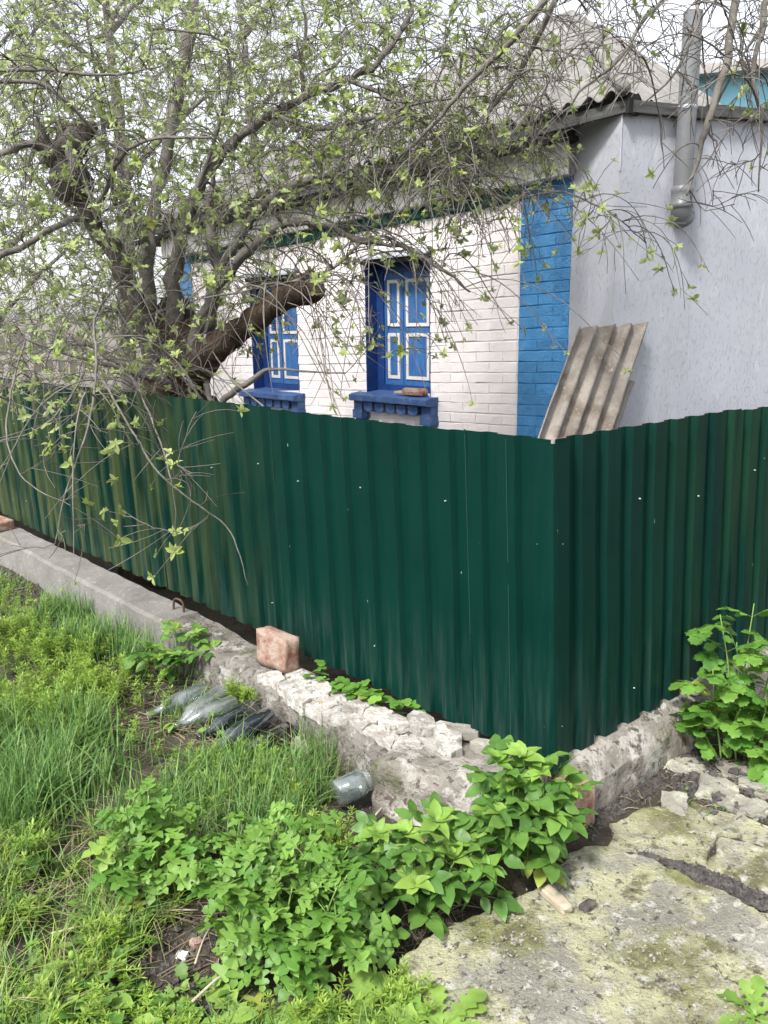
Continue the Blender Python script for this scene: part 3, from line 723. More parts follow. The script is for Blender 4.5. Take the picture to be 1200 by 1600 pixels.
# ================================================================== plinths
def swept(name, D, O, s0, s1, prof_fn, step, amp, seed, mat, parent, fine=.5):
    n = int((s1-s0)/step)+1; k = len(prof_fn(s0)); mb = MB()
    sub = 4; kk = (k-1)*sub+1
    def fn(i, j):
        s = s0+(s1-s0)*i/(n-1); P = prof_fn(s); a = min(j//sub, k-2); f = j/sub-a
        o = P[a][0]*(1-f)+P[a+1][0]*f; z = P[a][1]*(1-f)+P[a+1][1]*f
        w = D*s+O*o; q = (w.x, w.y, z)
        e = amp*(nz(q, 5, seed)+fine*nz(q, 15, seed+3)+.35*fine*nz(q, 42, seed+3)); e2 = amp*.8*nz(q, 8, seed+7)
        w = D*s+O*(o+e); return (w.x, w.y, z+e2*(1 if z > .02 else 0))
    mb.grid(n, kk, fn, flip=(D.x > 0))
    for i in (0, n-1):
        ring = [fn(i, j) for j in range(kk)]; mb.add(ring, [tuple(range(kk)) if (i == 0) == (D.x < 0) else tuple(range(kk))[::-1]])
    ob = mb.build(name, mat, parent, True); ob.data.set_sharp_from_angle(angle=math.radians(32)); return ob
pl = thing('concrete_plinth', 'grey concrete footing beam running left under the green fence', 'footing', CORNER)
beam = swept('beam', DL, OL, 2.13, 7.2, lambda s: [(.05, -.05), (.06, .185), (.232, .181), (.25, .166), (.285, -.06)], .02, .007, 2, M['concrete'], pl)
def rmix(s): return min(1, max(0, (2.1-s)/.5))
rough = swept('rough_section', DL, OL, .44, 2.14, lambda s: [(.05, -.05), (.06+.01*rmix(s), .185-.02*rmix(s)), (.232+(.03*max(0, 1-(s-.4))-.007)*rmix(s), .181-.021*rmix(s)), (.25+.03*max(0, 1-(s-.4))*rmix(s), .166-.036*rmix(s)), (.283, -.06)], .022, .013, 5, M['old_concrete'], pl)
# flakes of white mortar on the rough stretch
def ring_flake(cx, cy, rx, ry, rot, zc, th, seed, mat, parent, name='mortar_flake'):
    r = random.Random(seed); n = r.randint(7, 10); poly = []
    for i in range(n):
        a = 2*math.pi*i/n; q = r.uniform(.72, 1.1); x, y = rx*q*math.cos(a), ry*q*math.sin(a)
        poly.append((cx+x*math.cos(rot)-y*math.sin(rot), cy+x*math.sin(rot)+y*math.cos(rot)))
    return plate(poly, zc-th, zc, 4, .007, seed, 9, .03, .006).build(name, mat, parent, False)
RL = math.atan2(DL.y, DL.x)
k = 0; cols_ = [.40]
while cols_[-1] < 1.30: cols_.append(cols_[-1]+RN.uniform(.075, .15))
rowsb = [[.085+RN.uniform(-.012, .012), .165+RN.uniform(-.025, .025), .262+RN.uniform(-.014, .018)] for _ in cols_]
skew = [[RN.uniform(-.03, .03) for _ in range(3)] for _ in cols_]
for i in range(len(cols_)-1):
    for j in (0, 1):
        if j == 0 and RN.random() < .25: continue
        q = [(cols_[i]+.001, rowsb[i][j]+.001), (cols_[i+1]-.001, rowsb[i+1][j]+.001), (cols_[i+1]-.001, rowsb[i+1][j+1]-.001), (cols_[i]+.001, rowsb[i][j+1]-.001)]
        sh = [skew[i][j], skew[i+1][j], skew[i+1][j+1], skew[i][j+1]]; ws = [DL*(a_+e_)+OL*b_ for (a_, b_), e_ in zip(q, sh)]
        fl = plate([(w.x, w.y) for w in ws], .12, .172+RN.uniform(-.003, .006), 7, .008, 3.3*k+j, 11, .010, .006).build('mortar_flake', M['mortar'], pl, True); fl.data.set_sharp_from_angle(angle=math.radians(38)); k += 1
for s, o, z, rx, ry in ((.50, .10, .205, .085, .06), (.40, .06, .20, .08, .05), (.58, .16, .20, .06, .05), (.33, .13, .195, .07, .05), (.36, .02, .205, .075, .035), (.24, .03, .19, .07, .04)):
    w = DL*s+OL*o; ring_flake(w.x, w.y, rx, ry, RL+RN.uniform(-.5, .5), z, .035, 70+k, M['mortar'] if o > .05 else M['rubble'], pl, 'stone'); k += 1
# corner block of lumpy conglomerate
cb = lump((.46, .34, .26), 21, .10, 9, .22, 1.3).build('corner_block', M['conglomerate'], pl, True)
w = DL*.26+OL*.17; cb.location = (w.x, w.y, .035); cb.rotation_euler = (.05, -.08, RL+.15)
for k, (s, o, z, a) in enumerate(((.12, .1, .13, .1), (.18, .22, .1, .11), (.05, .2, .02, .13), (.36, .27, .04, .12), (.44, .3, .0, .1))):
    st = lump((a*1.2, a, a*.8), 30+k, .14, 3, .5).build('stone', M['rubble'], pl, True); w = DL*s+OL*o; st.location = (w.x, w.y, z); st.rotation_euler = (k, k*.7, k*1.3)
mb = MB(); mb.tube(smooth_line([(0, 0, -.03), (.0, 0, .035), (.035, -.004, .052), (.07, -.005, .04), (.075, 0, -.03)], 5), .006, 7)
hk = mb.build('lifting_hook', M['rust'], pl, True); w = DL*2.2+OL*.10; hk.location = (w.x, w.y, .19); hk.rotation_euler = (0, 0, RL+.25)
pr_ = thing('crumbling_footing', 'crumbling mossy concrete footing under the right-hand run of fence', 'footing', CORNER)
swept('footing', DR, OR, .02, .95, lambda s: [(-.08, -.04), (-.07, .21), (-.0, .205), (.045, .185), (.085, .13), (.095, .03), (.09, -.06)], .02, .014, 9, M['conglomerate'], pr_)
swept('footing_far_end', DR, OR, .93, 3.2, lambda s: [(-.08, -.04), (-.07, .2), (.0, .2), (.05, .17), (.06, -.06)], .03, .012, 14, M['old_concrete'], pr_)
bb = lump((.13, .1, .2), 44, .06, 4, .15).build('brick', M['old_brick'], pr_, False); w = DR*.0+OR*.06; bb.location = (w.x+.01, w.y-.0, .06); bb.rotation_euler = (0, 0, .55)
mb = lump((.25, .12, .018), 47, .1, 3, .2); q = mb.build('slate_chip', M['slate'], pr_); w = DR*.92+OR*.02; q.location = (w.x, w.y, .225); q.rotation_euler = (.05, -.1, .7)

# bricks lying about
def solid(name, label, cat, size, loc, rot, seed, mat, amp=.05, rnd=.12, cuts=5, group=None):
    o = lump(size, seed, amp, cuts, rnd).build(name, mat, None, True); o.location = loc; o.rotation_euler = rot
    return tag(o, label, cat, group)
w = CORNER+DL*1.33+OL*.135
solid('brick', 'chipped red brick standing on edge on the concrete footing against the fence', 'brick', (.195, .08, .15), (w.x, w.y, .247), (.06, -.03, RL+.08), 51, M['old_brick'], .07, .13)
w = CORNER+DL*4.75+OL*.17
solid('brick', 'orange brick lying flat at the far left end of the footing', 'brick', (.26, .13, .07), (w.x, w.y, .222), (0, 0, RL+.1), 52, M['old_brick'], .03, .06)

# ================================================================== broken paving on the right
def P2(x, y, z=0.0): p = atz(x, y, z); return (p.x, p.y)
slab_px = [(625, 1500), (700, 1445), (770, 1415), (850, 1380), (890, 1330), (930, 1318), (1020, 1338), (1110, 1385), (1215, 1432), (1400, 1500), (1640, 1560), (1640, 1800), (1290, 1800), (960, 1760), (700, 1680), (640, 1590)]
mb = plate([P2(*q, .03) for q in slab_px], -.06, .03, 24, .014, 3., 2.6, .018, .010); sl = mb.build('paving_slab', M['slab'], smooth=True); sl.data.set_sharp_from_angle(angle=math.radians(35))
tag(sl, 'large lichen covered concrete paving slab at the bottom right', 'paving slab')
for k, (q2, lb) in enumerate((([(950, 1285), (1010, 1262), (1075, 1255), (1125, 1300), (1100, 1350), (1030, 1336), (955, 1318)], 'pale broken slab piece next to the right footing'),
      ([(1080, 1256), (1150, 1280), (1230, 1300), (1400, 1320), (1500, 1345), (1400, 1368), (1180, 1317), (1130, 1301)], 'narrow slab sliver between the rubble and the crack on the right'),
      ([(1128, 1308), (1180, 1322), (1300, 1351), (1500, 1400), (1500, 1500), (1380, 1470), (1195, 1392), (1106, 1352)], 'slab piece right of the crack above the dark gravel seam'))):
    mb = plate([P2(*q, .03) for q in q2], -.06, .03+.004*k, 10, .014, 8.+k, 2.6, .02, .010); sl = mb.build('paving_slab', M['slab'], smooth=True); sl.data.set_sharp_from_angle(angle=math.radians(35))
    tag(sl, lb, 'paving slab')
rub = [((1080, 1200), .15, .09, 'flat pale rubble stone at the foot of the right footing'), ((1120, 1240), .14, .1, 'broad grey rubble stone above the narrow slab sliver'),
       ((1168, 1268), .1, .09, 'pointed pale rubble stone near the right edge beside the slab sliver'), ((1150, 1205), .13, .08, 'rubble stone below the leafy plant at the right edge'),
       ((1055, 1262), .12, .07, 'low crumbled stone at the top corner of the broken slab piece'), ((1192, 1232), .12, .1, 'grey rubble stone cut by the right edge of the photo')]
for k, ((x, y), a, b, lb) in enumerate(rub):
    p = atz(x, y, .02); o = lump((a*1.1, b*1.2, .035+.01*(k % 3)), 80+k, .22, 5, .42, 1.2).build('rubble_stone', M['rubble'], None, False)
    o.location = (p.x, p.y, .015); o.rotation_euler = (.1*math.sin(k*2), .1*math.cos(k*3), k*1.1); tag(o, lb, 'stone')
# dark gravel and crumbs filling seams and lying on soil
def crumbs(name, label, cat, regions, mat, seed, kind='stuff'):
    r = random.Random(seed); mb = MB()
    T = [(1, 1, 1), (-1, -1, 1), (-1, 1, -1), (1, -1, -1)]
    O8 = [(1,0,0),(-1,0,0),(0,1,0),(0,-1,0),(0,0,1),(0,0,-1)]; OF = [(0,2,4),(2,1,4),(1,3,4),(3,0,4),(2,0,5),(1,2,5),(3,1,5),(0,3,5)]
    for poly, n, smin, smax, zz in regions:
        xs = [q[0] for q in poly]; ys = [q[1] for q in poly]; c = 0
        while c < n:
            x, y = r.uniform(min(xs), max(xs)), r.uniform(min(ys), max(ys))
            if not inside(x, y, poly): continue
            c += 1; p = atz(x, y, zz); s = r.uniform(smin, smax)*(1 if r.random() < .9 else 1.9); z = (gz(p.x, p.y) if zz == 0 else zz)+s*.25
            R = Matrix.Rotation(r.uniform(0, 6), 3, V((r.uniform(-1, 1), r.uniform(-1, 1), r.uniform(.2, 1))).normalized())
            mb.add([p*1+V((0, 0, z-p.z))+R @ V((a*s*r.uniform(.5, 1.1), b*s*r.uniform(.5, 1.1), c_*s*r.uniform(.4, .8))) for a, b, c_ in O8], OF)
    o = mb.build(name, mat); o['kind'] = kind; o['label'] = label; o['category'] = cat; return o
def inside(x, y, poly):
    c = False; j = len(poly)-1
    for i in range(len(poly)):
        if (poly[i][1] > y) != (poly[j][1] > y) and x < (poly[j][0]-poly[i][0])*(y-poly[i][1])/(poly[j][1]-poly[i][1])+poly[i][0]: c = not c
        j = i
    return c
crumbs('gravel', 'dark gravel and crumbs in the seams of the broken paving', 'gravel',
    [([(900, 1295), (960, 1255), (1080, 1175), (1110, 1190), (1010, 1262), (950, 1290), (925, 1325)], 900, .003, .009, 0),
     ([(990, 1330), (1100, 1350), (1200, 1394), (1210, 1432), (1110, 1390)], 1500, .004, .009, .018),
     ([(1060, 1190), (1210, 1190), (1210, 1300), (1060, 1280)], 1300, .004, .011, 0), ([(1040, 1190), (1210, 1190), (1210, 1300), (1040, 1280)], 130, .009, .02, 0)], M['gravel'], 3)
crumbs('slab_crumbs', 'pale crumbs and grit scattered over the paving slab', 'grit',
    [([(680, 1480), (900, 1340), (1200, 1440), (1200, 1600), (700, 1600)], 900, .0015, .006, .034), ([(960, 1300), (1200, 1300), (1200, 1380)], 90, .002, .005, .04)], M['rubble'], 4)
crumbs('soil_clods', 'dark soil clods on the bare earth between the weeds', 'soil',
    [([(100, 1420), (360, 1420), (340, 1600), (100, 1600)], 1300, .003, .010, 0), ([(560, 1240), (740, 1290), (720, 1430), (560, 1330)], 900, .003, .009, 0),
     ([(200, 1040), (330, 1060), (300, 1120), (190, 1110)], 500, .004, .01, 0), ([(0, 880), (70, 900), (40, 960), (0, 960)], 500, .005, .012, 0),
     ([(580, 1470), (640, 1440), (700, 1400), (640, 1500)], 250, .003, .008, 0)], M['gravel'], 5)
# ================================================================== bottles, jar, shards, sticks
def bottle(label, mat, p, axis, roll=0., L=.27, r=.04, cat='bottle', name='glass_bottle'):
    t = thing(name, label, cat, (p[0], p[1], 0), 0, 'old bottles dumped by the footing' if cat == 'bottle' else None)
    out = [(0, .004), (r*.8, 0), (r, .012), (r, L*.56), (r*.93, L*.64), (r*.45, L*.78), (r*.36, L*.84), (r*.34, L*.95), (r*.42, L*.955), (r*.42, L*.99), (r*.33, L)]
    inn = [(q-.003, min(max(h, .008), L)) for q, h in out[::-1] if q > .005] + [(0, .01)]
    mb = MB(); mb.lathe(out+inn, 22); b = mb.build('body', mat, t, True); b.matrix_local = frame((0, 0, p[2]), V(axis).orthogonal(), axis)
    return t
ax = OL*1.0+DR*.28+V((0, 0, -.10))
def bot(px, py, z, label, mat, dax=(0, 0, 0), L=.27, r=.04):
    p = atz(px, py, z); return bottle(label, mat, p, ax+V(dax), 0, L, r)
bot(322, 1078, .05, 'clear glass bottle lying leftmost in the pile by the footing', M['glass_clear'], (0, .1, 0))
bot(352, 1082, .055, 'pale clear bottle second from the left in the pile by the footing', M['glass_clear'], (.1, 0, -.05), .29, .045)
bot(370, 1098, .05, 'clear bottle in the middle of the pile under the green weed', M['glass_clear'], (-.1, .1, 0))
bot(398, 1104, .05, 'blue tinted bottle in the pile by the footing, left of the dark one', M['glass_blue'], (.0, -.05, 0), .28, .042)
bot(424, 1118, .07, 'dark blue glass bottle lying on top at the right of the pile', M['glass_blue'], (.0, .0, -.03), .3, .046)
bot(456, 1140, .045, 'dark olive bottle lying rightmost in the pile by the footing', M['glass_olive'], (-.08, .0, 0), .28, .041)
# jar
jt = atz(549, 1234, .05); jar = thing('glass_jar', 'empty clear glass jar lying on its side below the broken footing', 'jar', (jt.x, jt.y, 0))
r, L = .046, .125
out = [(0, .003), (r*.85, 0), (r, .01), (r, L*.72), (r*.97, L*.78), (r*.84, L*.85), (r*.82, L*.88), (r*.87, L*.9), (r*.82, L*.93), (r*.87, L*.96), (r*.84, L)]
inn = [(q-.003, max(h, .007)) for q, h in out[::-1] if q > .005]+[(0, .008)]
mb = MB(); mb.lathe(out+inn, 28); b = mb.build('body', M['glass_clear'], jar, True)
jax = (V((.75, .45, .12))); b.matrix_local = frame(V((0, 0, .06))-jax.normalized()*.06, jax.orthogonal(), jax)

def shard(label, px, py, size, mat, seed, cat='stone', name='stone_chip', z=.01):
    p = atz(px, py, z); o = lump(size, seed, .15, 3, .35).build(name, mat, None, False); o.location = (p.x, p.y, gz(p.x, p.y)+size[2]*.35 if z < .02 else z+size[2]*.3)
    o.rotation_euler = (seed*.3 % .4, seed*.2 % .3, seed); return tag(o, label, cat)
shard('small bright white shard on the dark soil at the lower left', 283, 1480, (.03, .026, .014), M['white_shard'], 3)
shard('pale stone chip in the grass left of the white shard', 172, 1457, (.03, .022, .014), M['mortar'], 5)
shard('ribbed pale concrete fragment on the litter below the footing', 625, 1272, (.06, .03, .03), M['mortar'], 6)
shard('reddish pebble on the dark soil beside the white shard', 306, 1462, (.03, .026, .02), M['old_brick'], 7)
shard('grey stone among the weeds at the right end of the bottles', 472, 1170, (.09, .07, .06), M['rubble'], 8)
shard('dark flat stone lying on the paving slab', 917, 1415, (.045, .03, .008), M['gravel'], 10, z=.04)
def stick(label, pts, r, mat=None, name='dry_stick', cat='stick'):
    P = [atz(x, y, 0) for x, y in pts]; P = [V((p.x, p.y, max(gz(p.x, p.y), 0)+r+.004+lift)) for p, lift in zip(P, lifts(len(P)))]
    base = P[0]; mb = MB(); mb.tube([p-base for p in smooth_line(P, 4)], lerp_list([r, r*.9, r*.7], len(P)*4-3), 6); o = mb.build(name, mat or M['dry_stick'], None, True); o.location = base
    return tag(o, label, cat)
def lifts(n): return [.012*math.sin(math.pi*i/max(1, n-1)) for i in range(n)]
stick('short pale stick propped beside the glass jar', [(584, 1280), (605, 1262), (633, 1238)], .0035)
stick('long straw coloured stem lying across the bare soil at lower left', [(80, 1462), (160, 1448), (240, 1432), (310, 1425)], .003)
stick('thin grey twig lying in front of the lobed leafy clump', [(300, 1570), (340, 1540), (360, 1525)], .004)
stick('dead twig lying on the soil left of the broad leafy clump', [(305, 1510), (318, 1480), (330, 1450)], .0032)
p_ = atz(868, 1412, .03)
o = lump((.035, .11, .025), 61, .12, 4, .2).build('wood_chunk', M['dry_stick'], None, True); o.location = (p_.x, p_.y, .045); o.rotation_euler = (0, 0, .5)
tag(o, 'short weathered stick of wood lying on the edge of the slab', 'wood')

# ================================================================== leaves
def leaf_outline(kind, r):
    if kind == 'ellip':      # pointed oval with fine teeth
        pts = []
        for i in range(9):
            t = i/8; w = .30*math.sin(math.pi*t**.8)**.8; pts.append((w*(1+(.05 if i % 2 else -.03)), t))
        return pts
    if kind == 'lobed':      # three to five blunt lobes with teeth
        return [(.02, 0), (.06, .13), (.2, .14), (.34, .23), (.41, .36), (.29, .38), (.13, .42), (.11, .48), (.27, .53), (.36, .66), (.30, .73), (.18, .71), (.12, .76), (.17, .86), (.09, .94), (0, 1.0)]
    if kind == 'round':      # scalloped celandine leaflet
        return [(.03, 0), (.2, .06), (.3, .2), (.23, .3), (.36, .38), (.45, .52), (.36, .62), (.4, .74), (.26, .82), (.2, .95), (.08, .93), (0, 1.0)]
    if kind == 'dand':       # toothed strap
        return [(.03, 0), (.04, .12), (.12, .2), (.05, .28), (.06, .32), (.18, .42), (.08, .48), (.1, .54), (.22, .64), (.12, .7), (.19, .8), (.12, .92), (0, 1.0)]
    if kind == 'simple':
        return [(.02, 0), (.2, .25), (.27, .5), (.18, .78), (0, 1)]
def add_leaf(mb, kind, M4, curl=.25, fold=.25, r=random):
    ol = leaf_outline(kind, r); n = len(ol); vs = []
    for side in (-1, 0, 1):
        for x, y in ol:
            xx = x*side; z = -curl*y*y + fold*abs(xx) + .03*math.sin(9*y+side)
            vs.append(M4 @ V((xx, y, z)))
    fs = []
    for i in range(n-1):
        fs += [(i, i+1, n+i+1, n+i), (n+i, n+i+1, 2*n+i+1, 2*n+i)]
    mb.add(vs, fs)
def T4(x, y, z, rz=0, rx=0, s=1.0): return Matrix.Translation((x, y, z)) @ Matrix.Rotation(rz, 4, 'Z') @ Matrix.Rotation(rx, 4, 'X') @ Matrix.Scale(s, 4)
def compound(kind, seed, mat, name='leaf'):
    r = random.Random(seed); mb = MB(); rr = lambda a: r.uniform(-a, a)
    if kind == 'elder':
        mb.tube([(0, 0, 0), (0, .3, .02), (0, .75, -.03)], [.012, .01, .006], 3, False)
        add_leaf(mb, 'ellip', T4(0, .62, -.02, rr(.1), -.2+rr(.15), .5), .25, .16)
        for y, s in ((.58, .44), (.27, .36)):
            for sd in (-1, 1): add_leaf(mb, 'ellip', T4(sd*.02, y, .0, -sd*(1.05+rr(.15)), -.1+rr(.2), s*r.uniform(.9, 1.1)), .3, .16)
    elif kind == 'tip':
        for k in range(6):
            add_leaf(mb, 'ellip', T4(0, 0, .02*k, k*1.05+rr(.3), .35+.14*k+rr(.15), r.uniform(.55, .85)*(1-.06*k)), .45, .4)
    elif kind == 'herb':
        mb.tube([(0, 0, 0), (0, .25, .03), (0, .5, .0)], [.014, .012, .008], 3, False)
        add_leaf(mb, 'lobed', T4(0, .36, 0, rr(.15), -.1+rr(.3), .64), .45, .32)
        for sd in (-1, 1): add_leaf(mb, 'lobed', T4(sd*.01, .40, .0, -sd*(1.0+rr(.25)), -.1+rr(.3), r.uniform(.42, .56)), .45, .32)
    elif kind == 'cel':
        mb.tube([(0, 0, 0), (0, .35, .02), (0, .7, -.02)], [.012, .01, .007], 3, False)
        add_leaf(mb, 'round', T4(0, .58, 0, rr(.1), -.2+rr(.2), .5), .3, .12)
        for y, s in ((.56, .42), (.28, .3)):
            for sd in (-1, 1): add_leaf(mb, 'round', T4(0, y, 0, -sd*(1.1+rr(.2)), -.15+rr(.2), s), .3, .12)
    elif kind == 'dand': add_leaf(mb, 'dand', T4(0, 0, 0, 0, 0, 1), .45+rr(.15), .3)
    elif kind == 'ivy': add_leaf(mb, 'round', T4(0, 0, 0, 0, 0, 1), .2, .1)
    return mb.mesh(name, mat, True)
def leafset(kind, mat, n, seed=0): return [compound(kind, seed+k, mat) for k in range(n)]
LS = {'elder': leafset('elder', M['elder'], 5, 1), 'tip': leafset('tip', M['elder_tip'], 4, 20), 'herb': leafset('herb', M['herb'], 6, 40),
      'cel': leafset('cel', M['celandine'], 5, 60), 'dand': leafset('dand', M['dandelion'], 4, 80), 'ivy': leafset('ivy', M['celandine'], 3, 90)}
def leafy(name, label, px, stems, kind, size, nodes_, seed, tip=None, spread=.9, droop=.35, zoff=0., stem_r=.004):
    """stems: list of ((dx,dy) of foot, (dx,dy,h) of the top) in metres round the foot of the plant"""
    r = random.Random(seed); c = atz(px[0], px[1], zoff)
    t = thing(name, label, 'plant', (c.x, c.y, zoff if zoff else gz(c.x, c.y)))
    for (bx, by), (tx, ty, h) in stems:
        a, b = V((bx, by, 0)), V((tx, ty, h)); mid = a.lerp(b, .5)+V((r.uniform(-.02, .02), r.uniform(-.02, .02), .03))
        line = smooth_line([a, mid, b], 5); mb = MB(); mb.tube(line, lerp_list([stem_r, stem_r*.8, stem_r*.5], len(line)), 5); mb.build('stem', M['stem'], t, True)
        ang = r.uniform(0, 6.28)
        for k in range(nodes_):
            f = .25+.75*(k+.5)/nodes_; p = line[min(len(line)-1, int(f*(len(line)-1)))]; ang += 1.57+r.uniform(-.3, .3)
            for sd in (0, math.pi):
                if r.random() < .08: continue
                a2 = ang+sd+r.uniform(-.35, .35); el = r.uniform(.0, .65)+.5*(f-.5)
                dr = V((math.cos(a2)*math.cos(el), math.sin(a2)*math.cos(el), math.sin(el)))
                sz = size*r.uniform(.75, 1.15)*(1.1-.35*f)
                link('leaf', r.choice(LS[kind]), t, mw=frame(p, dr, V((0, 0, 1))+V((r.uniform(-.6, .6), r.uniform(-.6, .6), 0)), sz))
        if tip:
            link('leaf', r.choice(LS[tip]), t, mw=frame(line[-1], V((r.uniform(-1, 1), r.uniform(-1, 1), .1)), (r.uniform(-.2, .2), r.uniform(-.2, .2), 1), size*.62*r.uniform(.85, 1.15)))
    return t
def ring_stems(n, rad, h, r, spread=.12):
    out = []
    for k in range(n):
        a = r.uniform(0, 6.28); q = rad*math.sqrt(r.random()); bx, by = q*math.cos(a), q*math.sin(a)
        out.append(((bx*.6, by*.6), (bx+spread*math.cos(a)*r.uniform(.2, 1), by+spread*math.sin(a)*r.uniform(.2, 1), h*r.uniform(.7, 1.1))))
    return out
r = random.Random(3)
leafy('elder_sapling', 'tall young elder shoots with pale leaf tips at the fence corner', (815, 1362), [((-.02, .02), (-.07, .05, .31)), ((0, 0), (-.03, .0, .26)), ((.03, 0), (.06, .04, .28)), ((.04, -.02), (.13, .0, .24)), ((0, -.04), (-.06, -.06, .2)), ((.05, -.03), (.07, -.05, .2)), ((-.03, 0), (-.10, -.02, .2)), ((.02, .03), (.01, .08, .31))], 'elder', .16, 4, 5, 'tip')
leafy('elder_sapling', 'low elder shoots left of the tall ones, along the slab edge', (665, 1420), [((-.0, .0), (-.05, .06, .2)), ((.05, 0), (.08, .0, .16)), ((.08, .03), (.15, .05, .17)), ((-.05, 0), (-.1, .02, .17)), ((.0, .04), (.03, .09, .22)), ((-.06, .03), (-.13, .07, .2)), ((.1, .0), (.16, -.02, .14)), ((-.02, -.02), (-.03, -.06, .13))], 'elder', .15, 3, 6, 'tip')
rr_ = random.Random(9)
leafy('lobed_herb', 'broad clump of bright green lobed leaves at the bottom centre', (460, 1482), [((bx, by), tp) for (bx, by), tp in
      [((x*.8, y*.8), (x+rr_.uniform(-.05, .05), y+rr_.uniform(-.05, .05), h)) for x, y, h in
       [(-.16, .16, .24), (-.08, .2, .26), (.02, .2, .26), (.1, .16, .24), (-.18, .06, .22), (-.08, .09, .25), (.02, .08, .25), (.12, .06, .22), (-.1, -.02, .18), (0, -.03, .2), (.1, -.04, .18), (-.02, -.1, .13), (.08, -.11, .12), (.16, -.08, .12), (-.22, .12, .2), (-.05, .15, .27), (.06, .13, .27), (-.13, .11, .24), (.08, .02, .22), (-.04, .03, .22), (.14, -.03, .18)]]], 'herb', .15, 4, 11, None)
leafy('lobed_herb', 'smaller upright clump of lobed leaves beside the tall grass at left', (232, 1400), [((x*.7, y*.7), (x, y, h)) for x, y, h in [(-.06, .05, .27), (0, .08, .29), (.07, .06, .26), (-.08, 0, .2), (.03, 0, .22), (.12, .02, .2), (-.02, -.05, .13)]], 'herb', .145, 4, 12)
leafy('celandine', 'celandine with scalloped leaves climbing the fence at the right edge', (1150, 1195), [((x*.5, y*.5), (x, y, h)) for x, y, h in [(-.1, .03, .34), (-.06, .1, .52), (.0, .08, .42), (.06, .1, .56), (-.12, -.02, .2), (-.02, -.04, .22), (.08, -.02, .3), (.14, .06, .44), (-.16, .04, .1), (.05, -.08, .14), (.16, .0, .24)]], 'cel', .165, 4, 13)
leafy('celandine', 'small pale green leafy plant beside the footing above the bottles', (272, 1062), [((x*.4, y*.4), (x, y, h)) for x, y, h in [(-.1, .0, .16), (0, .08, .22), (.1, .05, .2), (.05, -.03, .13), (-.05, -.02, .12), (.18, .0, .16)]], 'elder', .16, 2, 14, 'tip')
for k, (x, y, s, lb) in enumerate([(545, 1075, .9, 'low round leaved weed in the gap between footing and fence, nearer the red brick'), (610, 1102, 1, 'low round leaved weed in the gap under the fence, nearer the corner')]):
    w = atz(x, y, .17); r = random.Random(k+30); t = thing('ground_weed', lb, 'plant', (w.x, w.y, .13))
    for q in range(42):
        u = r.uniform(-.2, .2); v_ = r.uniform(-.03, .05); p = DL*u+OL*v_+V((0, 0, r.uniform(.02, .08)))
        a = r.uniform(0, 6.28); link('leaf', r.choice(LS['ivy']), t, mw=frame(p, (math.cos(a), math.sin(a), r.uniform(-.1, .3)), (r.uniform(-.3, .3), r.uniform(-.3, .3), 1), r.uniform(.04, .065)))
def rosette(label, px, n, size, seed, z=None):
    c = atz(*px, z or 0); r = random.Random(seed); t = thing('dandelion', label, 'plant', (c.x, c.y, gz(c.x, c.y) if z is None else z))
    for k in range(n):
        a = k*2.4+r.uniform(-.3, .3); el = r.uniform(.15, .8)
        link('leaf', r.choice(LS['dand']), t, mw=frame((0, 0, .004), (math.cos(a)*math.cos(el), math.sin(a)*math.cos(el), math.sin(el)), (0, 0, 1), size*r.uniform(.7, 1.15)))
rosette('dandelion rosette in front of the broad lobed clump at the bottom', (400, 1600), 11, .17, 1)
rosette('dandelion rosette in the bottom left corner of the photo', (20, 1590), 9, .16, 2)
rosette('dandelion with a single bud stalk left of the white shard', (120, 1570), 8, .13, 3)
rosette('dandelion rosette at the bottom between bare soil and clump', (300, 1612), 9, .14, 4)
rosette('toothed weed rosette below the corner of the paving slab', (560, 1600), 12, .16, 5)
rosette('weed rosette at the bottom right corner on the slab', (1180, 1590), 8, .09, 6, .032)
rosette('weed rosette in front of the slab at the bottom middle', (690, 1608), 10, .12, 7, .028)

bd = atz(118, 1556, 0); bt = [o for o in bpy.data.objects if o.get('label', '').startswith('dandelion with a single bud')][0]
mb = MB(); P = [bd+V((0, 0, gz(bd.x, bd.y))), bd+V((.004, .006, .05)), bd+V((.002, .0, .105))]; P = [q-bt.location for q in P]
mb.tube(smooth_line(P, 4), .0022, 6); mb.build('bud_stalk', M['stem'], bt, True)
mb = MB(); mb.lathe([(.0, 0), (.006, .003), (.0085, .011), (.0075, .019), (.003, .024), (0, .024)], 10); q = mb.build('bud', M['dandelion'], bt, True); q.location = P[-1]
# ================================================================== grass and ground herbs (uncountable)
def scatter(poly, n, r):
    xs = [q[0] for q in poly]; ys = [q[1] for q in poly]; W = [atz(x, y, 0) for x, y in poly]
    wp = [(p.x, p.y) for p in W]; x0, x1 = min(p[0] for p in wp), max(p[0] for p in wp); y0, y1 = min(p[1] for p in wp), max(p[1] for p in wp)
    out = []
    while len(out) < n:
        x, y = r.uniform(x0, x1), r.uniform(y0, y1)
        if inside(x, y, wp):
            q = V((x, y, 0))-CORNER
            if q.x*DL.x+q.y*DL.y > -.1 and q.x*OL.x+q.y*OL.y < .29 and q.x*DR.x+q.y*DR.y < .3: continue      # not on or behind the footing
            if nz((x, y, 0), 2.6, 4) + .5*nz((x, y, 0), 8, 6) < -.13 and r.random() < .88: continue          # gaps where the soil shows
            if math.hypot(x+.10, y-2.47) < .15: continue                                                   # bare patch round the jar
            out.append((x, y))
    return out
